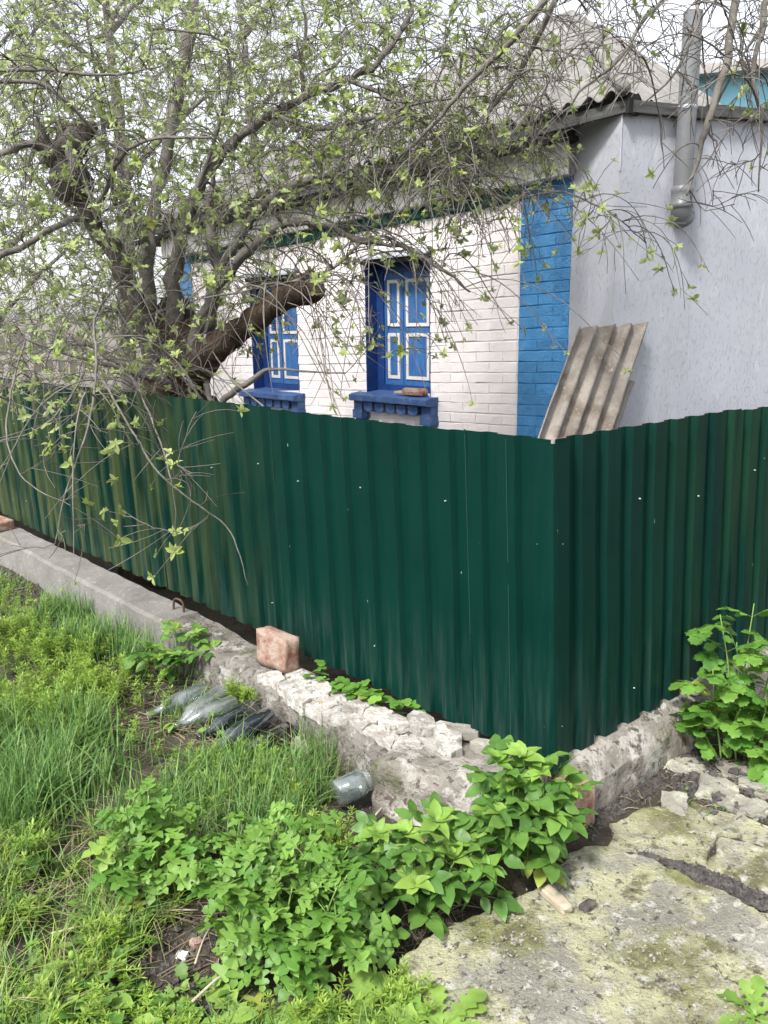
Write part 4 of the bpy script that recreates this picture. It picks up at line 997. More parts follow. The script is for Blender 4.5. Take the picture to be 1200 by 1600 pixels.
def blade(mb, x, y, z, h, w, a, lean, r, seg=3):
    d = V((math.cos(a), math.sin(a), 0)); sd = V((-d.y, d.x, 0)); b = len(mb.v)
    tw = r.uniform(-.5, .5)
    for i in range(seg+1):
        t = i/seg; p = V((x, y, z))+d*(lean*h*t*t)+V((0, 0, h*(t-.25*lean*t*t))); ww = w*(1-t**1.6)*.5+.0003; s_ = sd*math.cos(tw*t)+d*math.sin(tw*t)
        mb.v += [tuple(p-s_*ww), tuple(p+s_*ww)]
    mb.f += [(b+2*i, b+2*i+1, b+2*i+3, b+2*i+2) for i in range(seg)]
def grass(name, label, mat, regs, seed):
    r = random.Random(seed); mb = MB()
    for poly, n, h0, h1, w0, w1, ln in regs:
        tufts = scatter(poly, max(1, n//9), r)
        for (x, y) in tufts:
            a0 = r.uniform(0, 6.28); hh = r.uniform(h0, h1)
            for k in range(9):
                X, Y = x+r.gauss(0, .018), y+r.gauss(0, .018)
                blade(mb, X, Y, gz(X, Y)-.004, hh*r.uniform(.5, 1.1), r.uniform(w0, w1), a0+r.gauss(0, 1.3), abs(r.gauss(ln, .38)), r)
    o = mb.build(name, mat); o['kind'] = 'stuff'; o['label'] = label; o['category'] = 'grass'; return o
LEFT = [(-40, 905), (120, 925), (300, 1010), (430, 1130), (560, 1240), (520, 1320), (150, 1400), (-60, 1400)]
grass('tall_grass', 'tall dark green grass on the left of the footing', M['grass'],
    [([(-60, 1150), (150, 1130), (210, 1200), (190, 1300), (-60, 1330)], 3600, .14, .26, .004, .008, .45),
     ([(60, 960), (240, 960), (270, 1010), (190, 1060), (60, 1010)], 1500, .14, .24, .004, .008, .5),
     ([(150, 1180), (480, 1200), (530, 1270), (430, 1330), (150, 1330)], 2600, .10, .22, .003, .006, .5),
     ([(-900, 1000), (-60, 930), (-60, 1640), (-1300, 1640)], 5200, .07, .22, .003, .007, .55), ([(1330, 1180), (1900, 1080), (2100, 1300), (1500, 1330)], 1500, .05, .14, .003, .006, .6),
     (LEFT, 2600, .06, .15, .003, .005, .6),
     ([(-60, 1330), (160, 1330), (250, 1420), (60, 1640), (-60, 1640)], 1500, .08, .16, .003, .006, .6),
     ([(430, 1110), (480, 1120), (540, 1190), (500, 1210)], 240, .10, .22, .002, .004, .35),
     ([(330, 1590), (640, 1570), (640, 1660), (330, 1660)], 700, .05, .12, .002, .005, .6),
     ([(680, 1590), (860, 1590), (860, 1650), (680, 1650)], 260, .04, .09, .002, .004, .6), ([(1140, 1380), (1215, 1390), (1210, 1430), (1150, 1410)], 160, .03, .06, .002, .004, .7)], 1)
grass('pale_grass', 'pale yellow green grass blades mixed through the weeds at left', M['grass_yellow'],
    [(LEFT, 1500, .06, .15, .003, .005, .65), ([(-60, 1310), (200, 1300), (280, 1420), (60, 1640), (-60, 1640)], 1900, .07, .15, .003, .006, .8), ([(330, 1590), (640, 1570), (640, 1660), (330, 1660)], 500, .05, .1, .002, .004, .6)], 2)
grass('dry_grass', 'bent dry straw coloured grass blades among the green weeds', M['straw'],
    [(LEFT, 700, .08, .2, .002, .004, 1.1), ([(-60, 1310), (200, 1300), (280, 1420), (60, 1640), (-60, 1640)], 500, .08, .18, .002, .004, 1.2), ([(420, 1110), (520, 1180), (580, 1250), (520, 1280)], 160, .08, .18, .0015, .003, .9)], 3)
def whorls(name, label, mat, regs, seed):
    r = random.Random(seed); mb = MB()
    for poly, n, h0, h1, ll in regs:
        for (x, y) in scatter(poly, n, r):
            h = r.uniform(h0, h1); lean = V((r.uniform(-.5, .5), r.uniform(-.5, .5), 1)); z0 = gz(x, y)
            nw = max(2, int(h/.022)); a0 = r.uniform(0, 6.28); p0 = V((x, y, z0)); p1 = p0+lean*h
            mb.tube([p0, p0.lerp(p1, .5)+V((r.uniform(-.01, .01), r.uniform(-.01, .01), 0)), p1], .0012, 3, False)
            for k in range(nw):
                t = .35+.65*(k+1)/nw; c = p0.lerp(p1, t); m_ = 6
                for j in range(m_):
                    a = a0+j*6.283/m_+k*.5+r.uniform(-.25, .25); el = r.uniform(-.1, .5)+.5*(t-.5); L = ll*r.uniform(.7, 1.15)*(1.15-.45*t)
                    d = V((math.cos(a)*math.cos(el), math.sin(a)*math.cos(el), math.sin(el))); s_ = V((-math.sin(a), math.cos(a), 0))*(L*.13); b = len(mb.v)
                    mb.v += [tuple(c), tuple(c+d*L*.55-s_), tuple(c+d*L), tuple(c+d*L*.55+s_)]; mb.f.append((b, b+1, b+2, b+3))
    o = mb.build(name, mat); o['kind'] = 'stuff'; o['label'] = label; o['category'] = 'weeds'; return o
whorls('cleavers', 'bright yellow green cleavers carpeting the left side', M['cleavers'],
    [([(-900, 1000), (-80, 940), (-80, 1640), (-1300, 1640)], 420, .05, .14, .034), ([(-80, 985), (120, 985), (215, 1090), (150, 1180), (-80, 1180)], 384, .08, .17, .034), ([(120, 1010), (270, 1080), (240, 1180), (180, 1180), (120, 1120)], 124, .06, .13, .03),
     ([(230, 1170), (430, 1190), (490, 1260), (350, 1300), (230, 1250)], 142, .05, .11, .028), ([(360, 1060), (440, 1080), (430, 1130), (370, 1110)], 37, .08, .16, .028),
     ([(470, 1300), (540, 1310), (540, 1350), (490, 1350)], 24, .08, .13, .03), ([(-80, 1320), (90, 1320), (120, 1430), (200, 1480), (130, 1640), (-80, 1640)], 142, .04, .11, .034),
     ([(130, 1520), (330, 1560), (340, 1640), (110, 1640)], 68, .03, .07, .026), ([(430, 1570), (640, 1540), (660, 1640), (430, 1640)], 93, .04, .1, .03), ([(-60, 900), (60, 930), (100, 985), (-60, 985)], 37, .06, .12, .03)], 5)
def broadleaf(name, label, regs, seed):
    r = random.Random(seed); mb = MB(); kinds = ['simple', 'ellip', 'lobed', 'round', 'dand']
    for poly, n, s0, s1, hmax in regs:
        for x, y in scatter(poly, n//4, r):
            kd = r.choice(kinds); z0 = gz(x, y); sz = r.uniform(s0, s1)
            for k in range(4):
                a = r.uniform(0, 6.28); el = r.uniform(-.2, .9); q = V((x+r.gauss(0, .02), y+r.gauss(0, .02), z0+r.uniform(.005, hmax)))
                add_leaf(mb, kd, frame(q, (math.cos(a)*math.cos(el), math.sin(a)*math.cos(el), math.sin(el)), (r.uniform(-.4, .4), r.uniform(-.4, .4), 1), sz*r.uniform(.7, 1.2)*(1.8 if kd == 'dand' else 1)), r.uniform(.2, .6), .3)
    o = mb.build(name, M['weed_leaf'], None, True); o['kind'] = 'stuff'; o['label'] = label; o['category'] = 'weeds'; return o
broadleaf('broadleaf_weeds', 'mixed small broad leaved weeds scattered through the grass',
    [(LEFT, 620, .02, .045, .06), ([(-60, 1310), (200, 1300), (260, 1420), (200, 1500), (120, 1640), (-60, 1640)], 560, .025, .055, .05), ([(100, 1520), (640, 1560), (640, 1660), (100, 1660)], 300, .02, .05, .04),
     ([(560, 1290), (640, 1330), (600, 1400), (540, 1340)], 60, .02, .04, .05), ([(1060, 1190), (1210, 1200), (1210, 1300), (1060, 1290)], 24, .012, .025, .02), ([(640, 1560), (900, 1600), (900, 1660), (640, 1660)], 120, .02, .045, .04)], 15)
def litter(name, label, regs, seed):
    r = random.Random(seed); mb = MB()
    for poly, n, l0, l1 in regs:
        for x, y in scatter(poly, n, r):
            a = r.uniform(0, 6.28); L = r.uniform(l0, l1); z = gz(x, y)+r.uniform(.003, .018); d = V((math.cos(a), math.sin(a), r.uniform(-.12, .12)))*L*.5; c = V((x, y, z))
            mb.tube([c-d, c+V((r.uniform(-.006, .006), r.uniform(-.006, .006), .004)), c+d], r.uniform(.0007, .0019), 3, False)
    o = mb.build(name, M['straw']); o['kind'] = 'stuff'; o['label'] = label; o['category'] = 'litter'; return o
litter('dry_litter', 'dry straw and dead stems lying on the soil among the weeds',
    [([(560, 1240), (740, 1290), (720, 1430), (560, 1340)], 420, .03, .13), ([(190, 1040), (340, 1050), (360, 1150), (200, 1200)], 420, .03, .14), (LEFT, 800, .04, .16),
     ([(60, 1380), (360, 1400), (400, 1640), (60, 1640)], 200, .03, .11), ([(920, 1300), (1080, 1190), (1210, 1200), (1200, 1300)], 60, .02, .07), ([(640, 1400), (720, 1400), (640, 1500), (590, 1500)], 60, .02, .08)], 9)
# ================================================================== trees
def px_r(w, P): return w/2/F*((P-EYE).dot(FW))
class Tree:
    def __init__(s, name, label, base, bark, branch, twig, group=None):
        s.t = thing(name, label, 'tree', base, 0, group); s.base = V(base); s.bark = bark; s.branch = branch; s.twig = twig
        s.N = []; s.Rr = []; s.D = []; s.tw = MB(); s.tips = []
    def limb(s, pts, widths, name='limb', mat=None, sides=10, per=5, rough_=.12, wob=1.0):
        """pts (bearing x, bearing y, distance) along a limb, widths in the same angular measure"""
        P = [aty(x, y, Y) for x, y, Y in pts]; R = [px_r(w, p) for w, p in zip(widths, P)]
        return s.limb_w(P, R, name, mat, sides, per, rough_, wob)
    def limb_w(s, P, R, name='limb', mat=None, sides=10, per=5, rough_=.12, wob=1.0):
        L = smooth_line(P, per); RR = lerp_list(R, len(L)); n = sides; k = len(L)
        for i in range(1, k-1):
            L[i] = L[i]+V((nz(L[i], 5, 1), nz(L[i], 5, 2), nz(L[i], 5, 3)))*RR[i]*.7*wob+V((nz(L[i], 13, 5), nz(L[i], 13, 6), nz(L[i], 13, 7)))*(.4*RR[i]+.004)*wob
        mb = MB(); mb.tube(L, [r*(1+rough_*nz((i*.8, 0, 0), 1, r*50)) for i, r in enumerate(RR)], n)
        if max(R) > .03:                                   # furrow thick limbs
            mb.v = [tuple(V(q)+V((nz(q, 18, 1), nz(q, 18, 4), nz(q, 18, 9)))*.5*min(.06, max(R))*.7+V((nz(q, 45, 1), nz(q, 45, 4), 0))*.008) for q in mb.v]
        mb.v = [tuple(V(q)-s.base) for q in mb.v]
        o = mb.build(name, mat or (s.bark if max(R) > .028 else s.branch), s.t, True)
        for i in range(k):
            s.N.append(L[i]); s.Rr.append(RR[i]); s.D.append((L[min(i+1, k-1)]-L[max(i-1, 0)]).normalized())
        return o
    def fill(s, targets, seed, sag=.12, maxlen=1.3, r_tip=.0016, tuft=.5, side=(2, 4), slen=(.08, .3), kmin=.0035):
        r = random.Random(seed); A = np.array([tuple(p) for p in s.N])
        cap = len(A)+len(targets)*5; buf = np.zeros((cap, 3)); buf[:len(A)] = A; cnt = len(A)
        T = np.array([tuple(t) for t in targets]); d0 = np.array([np.min(((A-t)**2).sum(1)) for t in T]); order = np.argsort(d0)
        for ti in order:
            t = V(T[ti]); d2 = ((buf[:cnt]-T[ti])**2).sum(1); j = int(np.argmin(d2*(1+.6*np.array([r.random()])))); p0 = s.N[j]; L = (t-p0).length
            if L < .06: continue
            if L > maxlen: t = p0+(t-p0)*(maxlen/L); L = maxlen
            d = s.D[j]; c = p0+(d*.45+(t-p0).normalized()*.55)*L*.5+V((r.uniform(-.1, .1), r.uniform(-.1, .1), r.uniform(.0, .16)))*L
            t = t-V((0, 0, sag*L*r.random())); k = 6; pts = []
            for i in range(k+1):
                f = i/k; q = p0*(1-f)**2+c*2*f*(1-f)+t*f*f; w = .022*L*(1 if 0 < i < k else 0)
                pts.append(q+V((r.uniform(-w, w), r.uniform(-w, w), r.uniform(-w, w))))
            r0 = max(kmin*.6, min(s.Rr[j]*.7, kmin+.0035*L)); rad = [r0+(r_tip-r0)*(i/k)**.8 for i in range(k+1)]
            s.tw.tube(pts, rad, 4 if r0 > .004 else 3, False)
            for i in (2, 3, 4, 5, 6):
                if cnt < cap:
                    buf[cnt] = pts[i]; cnt += 1; s.N.append(pts[i]); s.Rr.append(rad[i]); s.D.append((pts[i]-pts[i-1]).normalized())
            for q in range(r.randint(*side)):
                i = r.randint(1, k-1); dd = (pts[i+1]-pts[i]).normalized(); sd = V((r.uniform(-1, 1), r.uniform(-1, 1), r.uniform(-.9, .7)))
                s.spur(pts[i], (dd*.9+sd*.8).normalized(), r.uniform(*slen), rad[i], r_tip, sag, tuft, r)
            if r.random() < tuft: s.tips.append((pts[-1], (pts[-1]-pts[-2]).normalized()))
    def spur(s, a, dd, l, ra, r_tip, sag, tuft, r):
        pts = [a]; p = a; d = dd.copy(); bend = V((r.uniform(-.3, .3), r.uniform(-.3, .3), r.uniform(-.3, .3)-sag))
        for i in range(4): p = p+d*(l/4); d = (d+bend*.45).normalized(); pts.append(p)
        r0 = max(r_tip, ra*.6); s.tw.tube(pts, [r0, r0*.9, r_tip*1.15, r_tip, r_tip*.75], 3, False)
        if r.random() < tuft: s.tips.append((pts[-1], d))
        if r.random() < tuft*.5: s.tips.append((pts[2], (dd+V((0, 0, .5))).normalized()))
    def weep(s, nodes_, n, seed, L=(.5, 1.2), r0=.004, r_tip=.0016, tuft=.25, push=(0, 0, 0)):
        r = random.Random(seed)
        for _ in range(n):
            p = V(r.choice(nodes_)); l = r.uniform(*L); k = 11; a = r.uniform(0, 6.28)
            d = (V((math.cos(a), math.sin(a), r.uniform(.0, .7)))+V(push)).normalized(); pts = [p]; g = r.uniform(.16, .34); rad = []
            wob = V((r.uniform(-.08, .08), r.uniform(-.08, .08), 0))
            for i in range(k):
                p = p+d*(l/k); d = (d+V((0, 0, -g))*(1 if i < 7 else .4)+wob+V((r.uniform(-.06, .06), r.uniform(-.06, .06), r.uniform(-.06, .06)))).normalized(); pts.append(p)
            q0 = r0*r.uniform(.75, 1.3); rad = [q0+(r_tip-q0)*(i/k) for i in range(k+1)]; s.tw.tube(pts, rad, 4, False)
            for i in range(2, k):
                if r.random() < .42:
                    dd = (pts[i+1]-pts[i]).normalized(); s.spur(pts[i], (dd*.8+V((r.uniform(-1, 1), r.uniform(-1, 1), r.uniform(-.6, .6)))).normalized(), r.uniform(.03, .22), rad[i], r_tip, .2, tuft, r)
            if r.random() < .5: s.tips.append((pts[-1], d))
    def finish(s, leaf_mat_single, leaf_mat_many, nsingle, size, seed, many_max=2500, leaves=6):
        r = random.Random(seed)
        s.tw.v = [tuple(V(q)-s.base) for q in s.tw.v]
        s.tw.build('twigs', s.twig, s.t, True, 'stuff')
        protos = []
        for k in range(6):
            mb = MB(); q = random.Random(k+seed)
            for j in range(leaves+q.randint(-1, 1)):
                add_leaf(mb, 'simple', T4(0, 0, 0, j*2.4+q.uniform(-.4, .4), q.uniform(-.1, 1.2), q.uniform(.45, 1.1)), .35, .5)
            protos.append(mb)
        meshes = [p.mesh('leaf_tuft', leaf_mat_single, True) for p in protos]
        tips = [t for t in s.tips if not ((t[0]-EYE).length < 4.3 and r.random() < .6)]; r.shuffle(tips); tips = tips[:nsingle+many_max]
        tips.sort(key=lambda t: (t[0]-EYE).length); many = MB()
        vis = 0
        for p, d in tips:
            sz = size*r.uniform(.6, 1.25); v = p-EYE; zc = v.dot(FW); ux, uy = v.dot(RT)/zc*F, v.dot(UP)/zc*F
            M4 = frame(p-s.base, V((r.uniform(-1, 1), r.uniform(-1, 1), .2)), d*.7+V((r.uniform(-.5, .5), r.uniform(-.5, .5), .5)), sz)
            if vis < nsingle and abs(ux) < 600 and abs(uy) < 800: link('leaf_tuft', r.choice(meshes), s.t, mw=M4); vis += 1
            else:
                q = r.choice(protos); many.add([M4 @ V(a) for a in q.v], q.f)
        if many.v: many.build('small_leaves', leaf_mat_many, s.t, True, 'stuff')
def cloud(x0, y0, x1, y1, Y0, Y1, n, r): return [aty(r.uniform(x0, x1), r.uniform(y0, y1), r.uniform(Y0, Y1)) for _ in range(n)]

# ---- the old tree behind the fence
b0 = aty(275, 600, 5.3); base = V((b0.x, b0.y, 0))
tr = Tree('old_tree', 'gnarled old multi-stemmed tree just coming into leaf behind the fence', base, M['bark'], M['branch'], M['twig'])
g0 = V((base.x, base.y, -.05))
tr.limb_w([g0, g0+V((.02, 0, .5)), aty(280, 600, 5.3), aty(272, 540, 5.3), aty(262, 470, 5.32)], [.32, .27, .20, .165, .09], 'trunk', M['bark_brown'], 16, 6, .2)
tr.limb([(250, 590, 5.2), (222, 500, 5.15), (195, 420, 5.1), (150, 345, 5.05), (110, 290, 5.0), (85, 235, 5.0)], [40, 34, 29, 27, 28, 27], 'trunk', M['bark'], 14)
tr.limb([(268, 600, 5.45), (240, 540, 5.5), (232, 440, 5.55), (236, 350, 5.6), (252, 270, 5.7), (275, 170, 5.8), (292, 80, 5.9), (305, -20, 6.0)], [26, 23, 20, 19, 19, 19, 20, 18], 'trunk', M['branch'], 12)
tr.limb([(275, 560, 5.25), (272, 460, 5.2), (280, 380, 5.15), (310, 300, 5.1), (362, 225, 5.05), (420, 180, 5.0), (475, 152, 4.95), (545, 126, 4.9), (600, 90, 4.85), (640, 20, 4.8), (660, -30, 4.8)], [30, 25, 21, 17, 15, 14, 13, 11, 9, 7, 5], 'limb', M['branch'], 10)
tr.limb([(300, 560, 5.15), (318, 490, 5.05), (360, 425, 4.95), (405, 372, 4.85), (450, 348, 4.8), (510, 354, 4.75), (565, 376, 4.7), (625, 385, 4.65), (690, 420, 4.6), (735, 455, 4.6)], [26, 20, 17, 15, 13, 11, 9, 7, 5, 3], 'limb', M['branch'], 8)
tr.limb([(322, 520, 5.2), (340, 440, 5.25), (330, 380, 5.3), (325, 320, 5.3), (335, 260, 5.35)], [24, 20, 17, 13, 8], 'limb', M['branch'], 8)
tr.limb([(340, 430, 5.2), (372, 380, 5.2), (400, 330, 5.15), (460, 290, 5.1), (540, 275, 5.0), (640, 262, 4.9), (720, 262, 4.85)], [14, 14, 13, 13, 12, 9, 6], 'limb', M['branch'], 8)
tr.limb([(300, 585, 5.1), (335, 545, 5.0), (385, 510, 4.9), (440, 470, 4.8), (494, 444, 4.7)], [56, 44, 38, 38, 44], 'cut_limb', M['bark_brown'], 16, 8, .1, .0)
e0, e1 = aty(494, 444, 4.7), aty(440, 470, 4.8); dd = (e0-e1).normalized(); rr0 = px_r(44, e0)
mb = MB(); n = 18; u = dd.orthogonal().normalized(); w = dd.cross(u); vs = [e0+dd*.012-base]
for q in (.5, 1.0):
    for i in range(n):
        a = 6.283*i/n; vs.append(e0+dd*(.012*(1-q)+.004)+(u*math.cos(a)+w*math.sin(a))*rr0*q*(1+.1*nz((math.cos(a), math.sin(a), 0), 2, 3))-base)
mb.add(vs, [(0, 1+i, 1+(i+1) % n) for i in range(n)]+[(1+i, 1+n+i, 1+n+(i+1) % n, 1+(i+1) % n) for i in range(n)]); mb.build('sawn_end', M['cut_wood'], tr.t)
# broken hollow crown of the left stem, with its stubs
tr.limb([(110, 285, 5.0), (100, 240, 4.95), (130, 205, 4.9), (150, 198, 4.85)], [58, 46, 26, 12], 'broken_stub', M['bark'], 12, 6, .5)
tr.limb([(85, 250, 5.0), (70, 215, 4.95), (62, 185, 4.95)], [34, 22, 6], 'broken_stub', M['bark'], 9, 5, .5)
tr.limb([(95, 250, 5.0), (100, 205, 5.0), (92, 190, 5.0)], [30, 16, 5], 'broken_stub', M['bark_brown'], 9, 5, .5)
tr.limb([(92, 255, 4.95), (55, 225, 4.8), (20, 232, 4.7), (-30, 250, 4.6)], [22, 12, 10, 9], 'limb', M['branch'], 10)
tr.limb([(140, 335, 5.0), (100, 350, 4.9), (50, 375, 4.8), (0, 400, 4.75), (-40, 410, 4.7)], [12, 10, 9, 10, 11], 'limb', M['branch'], 10)
tr.limb([(110, 205, 4.9), (112, 240, 4.85), (118, 268, 4.8)], [14, 16, 10], 'limb', M['branch'], 8)
low = [([(270, 605, 5.0), (200, 580, 4.8), (140, 562, 4.7), (80, 545, 4.6), (40, 530, 4.55)], [16, 11, 8, 7, 5]), ([(262, 598, 5.05), (205, 575, 4.95), (165, 555, 4.9), (130, 538, 4.85), (95, 540, 4.8)], [20, 15, 12, 9, 6]),
       ([(320, 590, 5.1), (330, 625, 4.8), (345, 640, 4.6)], [14, 10, 8]), ([(330, 640, 4.75), (360, 615, 4.7), (400, 588, 4.65), (428, 576, 4.6), (480, 580, 4.55), (540, 583, 4.5)], [14, 13, 12, 7, 4, 3]),
       ([(225, 380, 5.5), (205, 310, 5.6), (195, 250, 5.7), (180, 180, 5.7)], [16, 12, 9, 6]), ([(475, 152, 4.95), (470, 90, 4.9), (478, 40, 4.9), (470, -10, 4.9)], [10, 8, 6, 5]),
       ([(300, 330, 5.1), (340, 200, 5.0), (360, 120, 5.0), (340, 60, 4.9), (240, 45, 4.8)], [10, 8, 6, 5, 4]), ([(150, 345, 5.0), (180, 260, 4.6), (230, 220, 4.4), (330, 215, 4.3)], [12, 9, 7, 5]),
       ([(-20, 108, 4.4), (60, 108, 4.35), (140, 116, 4.3), (190, 116, 4.3), (250, 104, 4.3)], [7, 7, 6, 5, 3]), ([(-20, 128, 4.5), (60, 130, 4.45), (110, 165, 4.5), (160, 215, 4.6), (220, 250, 4.7)], [8, 8, 7, 6, 4]),
       ([(545, 126, 4.9), (600, 150, 4.7), (660, 190, 4.6), (700, 240, 4.5), (720, 320, 4.5)], [9, 7, 6, 5, 3]), ([(420, 180, 5.0), (500, 200, 4.8), (580, 185, 4.7), (660, 160, 4.6), (760, 150, 4.5)], [9, 8, 7, 5, 3]),
       ([(640, 262, 4.9), (720, 280, 4.8), (800, 310, 4.7), (880, 300, 4.6), (950, 330, 4.5), (1010, 380, 4.5)], [8, 6, 5, 4, 3, 2]), ([(565, 376, 4.7), (520, 420, 4.6), (460, 440, 4.5), (380, 455, 4.4), (300, 470, 4.4)], [6, 6, 5, 4, 3]),
       ([(200, 430, 5.0), (170, 460, 4.6), (148, 500, 4.2), (150, 560, 3.8), (146, 630, 3.6), (128, 700, 3.5), (100, 780, 3.45), (86, 850, 3.4)], [10, 8, 7, 7, 7, 6, 5, 3]),
       ([(140, 562, 4.6), (170, 610, 3.9), (205, 670, 3.6), (250, 740, 3.5), (310, 790, 3.5), (360, 830, 3.45), (388, 915, 3.4)], [7, 7, 6, 6, 5, 4, 3]),
       ([(200, 580, 4.7), (225, 625, 4.0), (250, 690, 3.7), (265, 740, 3.6), (275, 800, 3.6), (272, 840, 3.6)], [6, 6, 5, 5, 4, 2]), ([(140, 562, 4.6), (110, 620, 3.9), (60, 670, 3.7), (0, 690, 3.6), (-30, 700, 3.6)], [6, 6, 5, 5, 4]),
       ([(330, 545, 5.0), (360, 590, 4.4), (400, 625, 4.2), (435, 655, 4.1), (458, 676, 4.05)], [5, 5, 4, 4, 3]), ([(40, 530, 4.5), (20, 600, 3.9), (10, 680, 3.5), (40, 750, 3.3), (110, 790, 3.2)], [6, 6, 5, 4, 3])]
for i, (p, w) in enumerate(low): tr.limb(p, [q*(.82 if i < len(low)-6 else .55) for q in w], 'branch', M['branch'], 6, 6)
big_nodes = list(tr.N)
r = random.Random(21)
tg = (cloud(0, -20, 450, 330, 4.4, 6.6, 660, r)+cloud(420, -20, 860, 270, 4.3, 5.8, 520, r)+cloud(470, 190, 720, 310, 4.5, 5.3, 120, r)+cloud(-20, 320, 230, 520, 4.3, 6.2, 170, r)
      +cloud(300, 330, 720, 560, 4.2, 5.4, 60, r)+cloud(700, 260, 960, 400, 4.2, 5.2, 30, r)+cloud(-20, 540, 330, 620, 4.0, 4.9, 80, r)+cloud(0, 620, 340, 850, 3.2, 3.7, 26, r))
tr.fill(tg, 31, .14, 1.3, .0017, .5, (2, 4), (.08, .3), .0045)
tr.fill(cloud(460, 170, 740, 310, 4.5, 5.3, 150, r)+cloud(180, 300, 420, 560, 4.7, 5.4, 90, r), 33, .3, .8, .0018, .06, (2, 4), (.06, .22), .0032)
def seen(p):
    v = p-EYE; zc = v.dot(FW); return 600+F*v.dot(RT)/zc, 800-F*v.dot(UP)/zc
def band(x0, x1, y0, y1): return [p for p in big_nodes if x0 < seen(p)[0] < x1 and y0 < seen(p)[1] < y1]
tr.weep(band(340, 740, 230, 460), 90, 61, (.5, 1.25), .0042, .0019, .22, (.5, -.3, 0))
tr.weep(band(300, 640, 340, 480), 30, 62, (.4, .9), .0036, .0018, .25, (.2, -.3, 0))
tr.weep(band(700, 1020, 260, 400), 22, 63, (.35, .9), .0034, .0018, .45, (.3, -.2, 0))
tr.weep(band(0, 330, 440, 640), 30, 64, (.4, 1.0), .004, .0019, .3, (-.1, -.5, 0))
tr.weep(band(0, 700, 0, 330), 120, 65, (.4, 1.0), .004, .002, .35)
thin = [p for p in tr.N if -60 < seen(p)[0] < 880 and -60 < seen(p)[1] < 330]
tr.weep(thin, 260, 66, (.25, .75), .0028, .0014, .16, (0, -.35, .1))
thin = [p for p in tr.N if -60 < seen(p)[0] < 330 and 300 < seen(p)[1] < 620]
tr.weep(thin, 120, 67, (.25, .7), .0028, .0014, .14, (0, -.35, .1))
tr.finish(M['tree_leaf'], M['tree_leaf_many'], 290, .042, 5, 3600)

# ---- a second tree standing right of the picture, its boughs hanging into view
b1 = V((3.3, 4.4, 0))
tr2 = Tree('overhanging_tree', 'bare hanging boughs with grey bark at the upper right, from a tree outside', b1, M['bark'], M['branch'], M['twig'])
tr2.limb_w([b1+V((0, 0, -.05)), b1+V((0, 0, 1.2)), b1+V((-.1, 0, 2.4)), b1+V((-.4, -.1, 3.3)), b1+V((-1.0, -.2, 3.8)), b1+V((-1.8, -.1, 3.9)), b1+V((-2.4, 0, 3.6))], [.16, .14, .12, .09, .06, .045, .03], 'trunk', M['bark'], 12)
j1 = b1+V((-1.0, -.2, 3.8)); j2 = b1+V((-2.4, 0, 3.6)); j0 = b1+V((-.4, -.1, 3.3))
def mixed(start, pts, r0, widths, nm='bough'):
    P = [start]+[aty(*q) for q in pts]; R = [r0*.75]+[px_r(w*.75, p) for w, p in zip(widths, P[1:])]; tr2.limb_w(P, R, nm, M['branch'], 8, 5)
mixed(j1, [(1165, -60, 4.2), (1150, 0, 4.15), (1135, 90, 4.1), (1105, 190, 4.05), (1090, 250, 4.05), (1073, 305, 4.0)], .035, [20, 18, 17, 15, 10, 5])
mixed(j2, [(900, -60, 4.3), (850, 0, 4.3), (800, 62, 4.35), (735, 128, 4.4), (680, 190, 4.45), (620, 250, 4.5)], .028, [16, 15, 14, 12, 9, 5])
mixed(j2, [(890, -50, 4.35), (868, 0, 4.35), (832, 75, 4.4), (796, 135, 4.45), (720, 230, 4.5), (690, 330, 4.5)], .02, [13, 12, 11, 9, 6, 3])
mixed(j0, [(1230, -20, 4.2), (1195, 40, 4.15), (1175, 110, 4.1), (1190, 200, 4.1), (1185, 300, 4.1)], .02, [15, 13, 10, 6, 3])
mixed(j2, [(1040, -40, 4.2), (1000, 40, 4.15), (960, 100, 4.1), (905, 145, 4.1), (880, 190, 4.1)], .014, [9, 8, 7, 5, 3])
mixed(j1, [(1120, -40, 4.1), (1090, 40, 4.05), (1050, 120, 4.0), (1000, 165, 4.0)], .012, [8, 7, 5, 3])
mixed(j1, [(1125, 150, 4.1), (1120, 230, 4.05), (1060, 300, 4.0)], .006, [5, 4, 2])
r = random.Random(8)
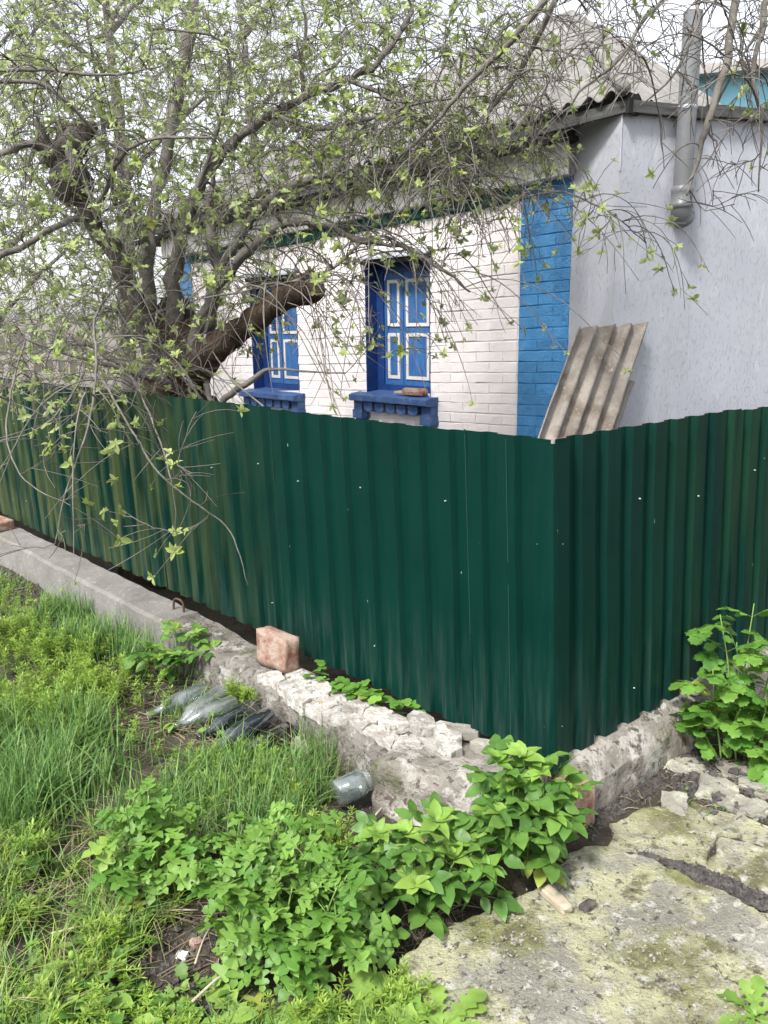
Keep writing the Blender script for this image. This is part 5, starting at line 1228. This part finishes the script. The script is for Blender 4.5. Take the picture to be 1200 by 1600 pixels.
tr2.fill(cloud(860, -30, 1210, 130, 3.7, 4.6, 150, r)+cloud(780, -20, 900, 180, 4.1, 4.7, 50, r)+cloud(1060, 130, 1210, 330, 3.9, 4.4, 26, r)+cloud(640, 60, 860, 330, 4.2, 4.7, 60, r), 41, .3, .9, .0021, .04, (2, 4), (.06, .24), .0045)
tr2.weep([p for p in tr2.N if seen(p)[1] < 250 and 0 < seen(p)[0] < 1250], 50, 71, (.3, .8), .0042, .002, .03)
tr2.finish(M['tree_leaf'], M['tree_leaf_many'], 40, .035, 9, 10)

# ---- trees farther back
def far_tree(name, label, x, Y, top, seed, trunk_w, leaf=2200, spread=1.6, leaning=0., ll=.03):
    b = aty(x, 560, Y); b = V((b.x, b.y, -.02)); t = Tree(name, label, b, M['bark'], M['branch'], M['twig_far'], 'trees behind the old tree'); r = random.Random(seed)
    h = top; R = trunk_w; t.limb_w([b, b+V((leaning*.3, 0, h*.3)), b+V((leaning*.6+.1, 0, h*.6)), b+V((leaning, 0, h))], [R, R*.85, R*.6, R*.2], 'trunk', M['branch'], 9)
    for k in range(9):
        f = r.uniform(.3, .9); a = r.uniform(0, 6.28); p = b+V((leaning*f, 0, h*f)); L = spread*r.uniform(.6, 1.1)*(1.1-f*.4)
        q = p+V((math.cos(a)*L*.5, math.sin(a)*L*.5, L*.45)); e = p+V((math.cos(a)*L, math.sin(a)*L, L*.8)); t.limb_w([p, q, e], [R*.35, R*.25, R*.1], 'limb', M['branch'], 6)
    tg = []
    for k in range(330):
        a = r.uniform(0, 6.28); q = spread*1.2*math.sqrt(r.random()); z = h*r.uniform(.3, 1.12); tg.append(b+V((leaning*z/h+q*math.cos(a), q*math.sin(a), z)))
    t.fill(tg, seed, .1, 1.4, .003, .95, (2, 4), (.12, .4), .005); t.finish(M['far_leaf'], M['far_leaf'], 0, ll*2.2, seed, leaf, 4)
far_tree('fruit_tree', 'slim grey trunked young tree behind the left stem of the old tree', 200, 8.2, 5.2, 51, .085, 1500, 1.5)
far_tree('fruit_tree', 'hazy leafing tree farther off behind the middle of the old crown', 400, 12.8, 6.5, 52, .12, 1800, 2.3)
far_tree('fruit_tree', 'bushy leafing tree at the left edge behind the fence', -40, 7.4, 4.4, 53, .10, 900, 1.2)
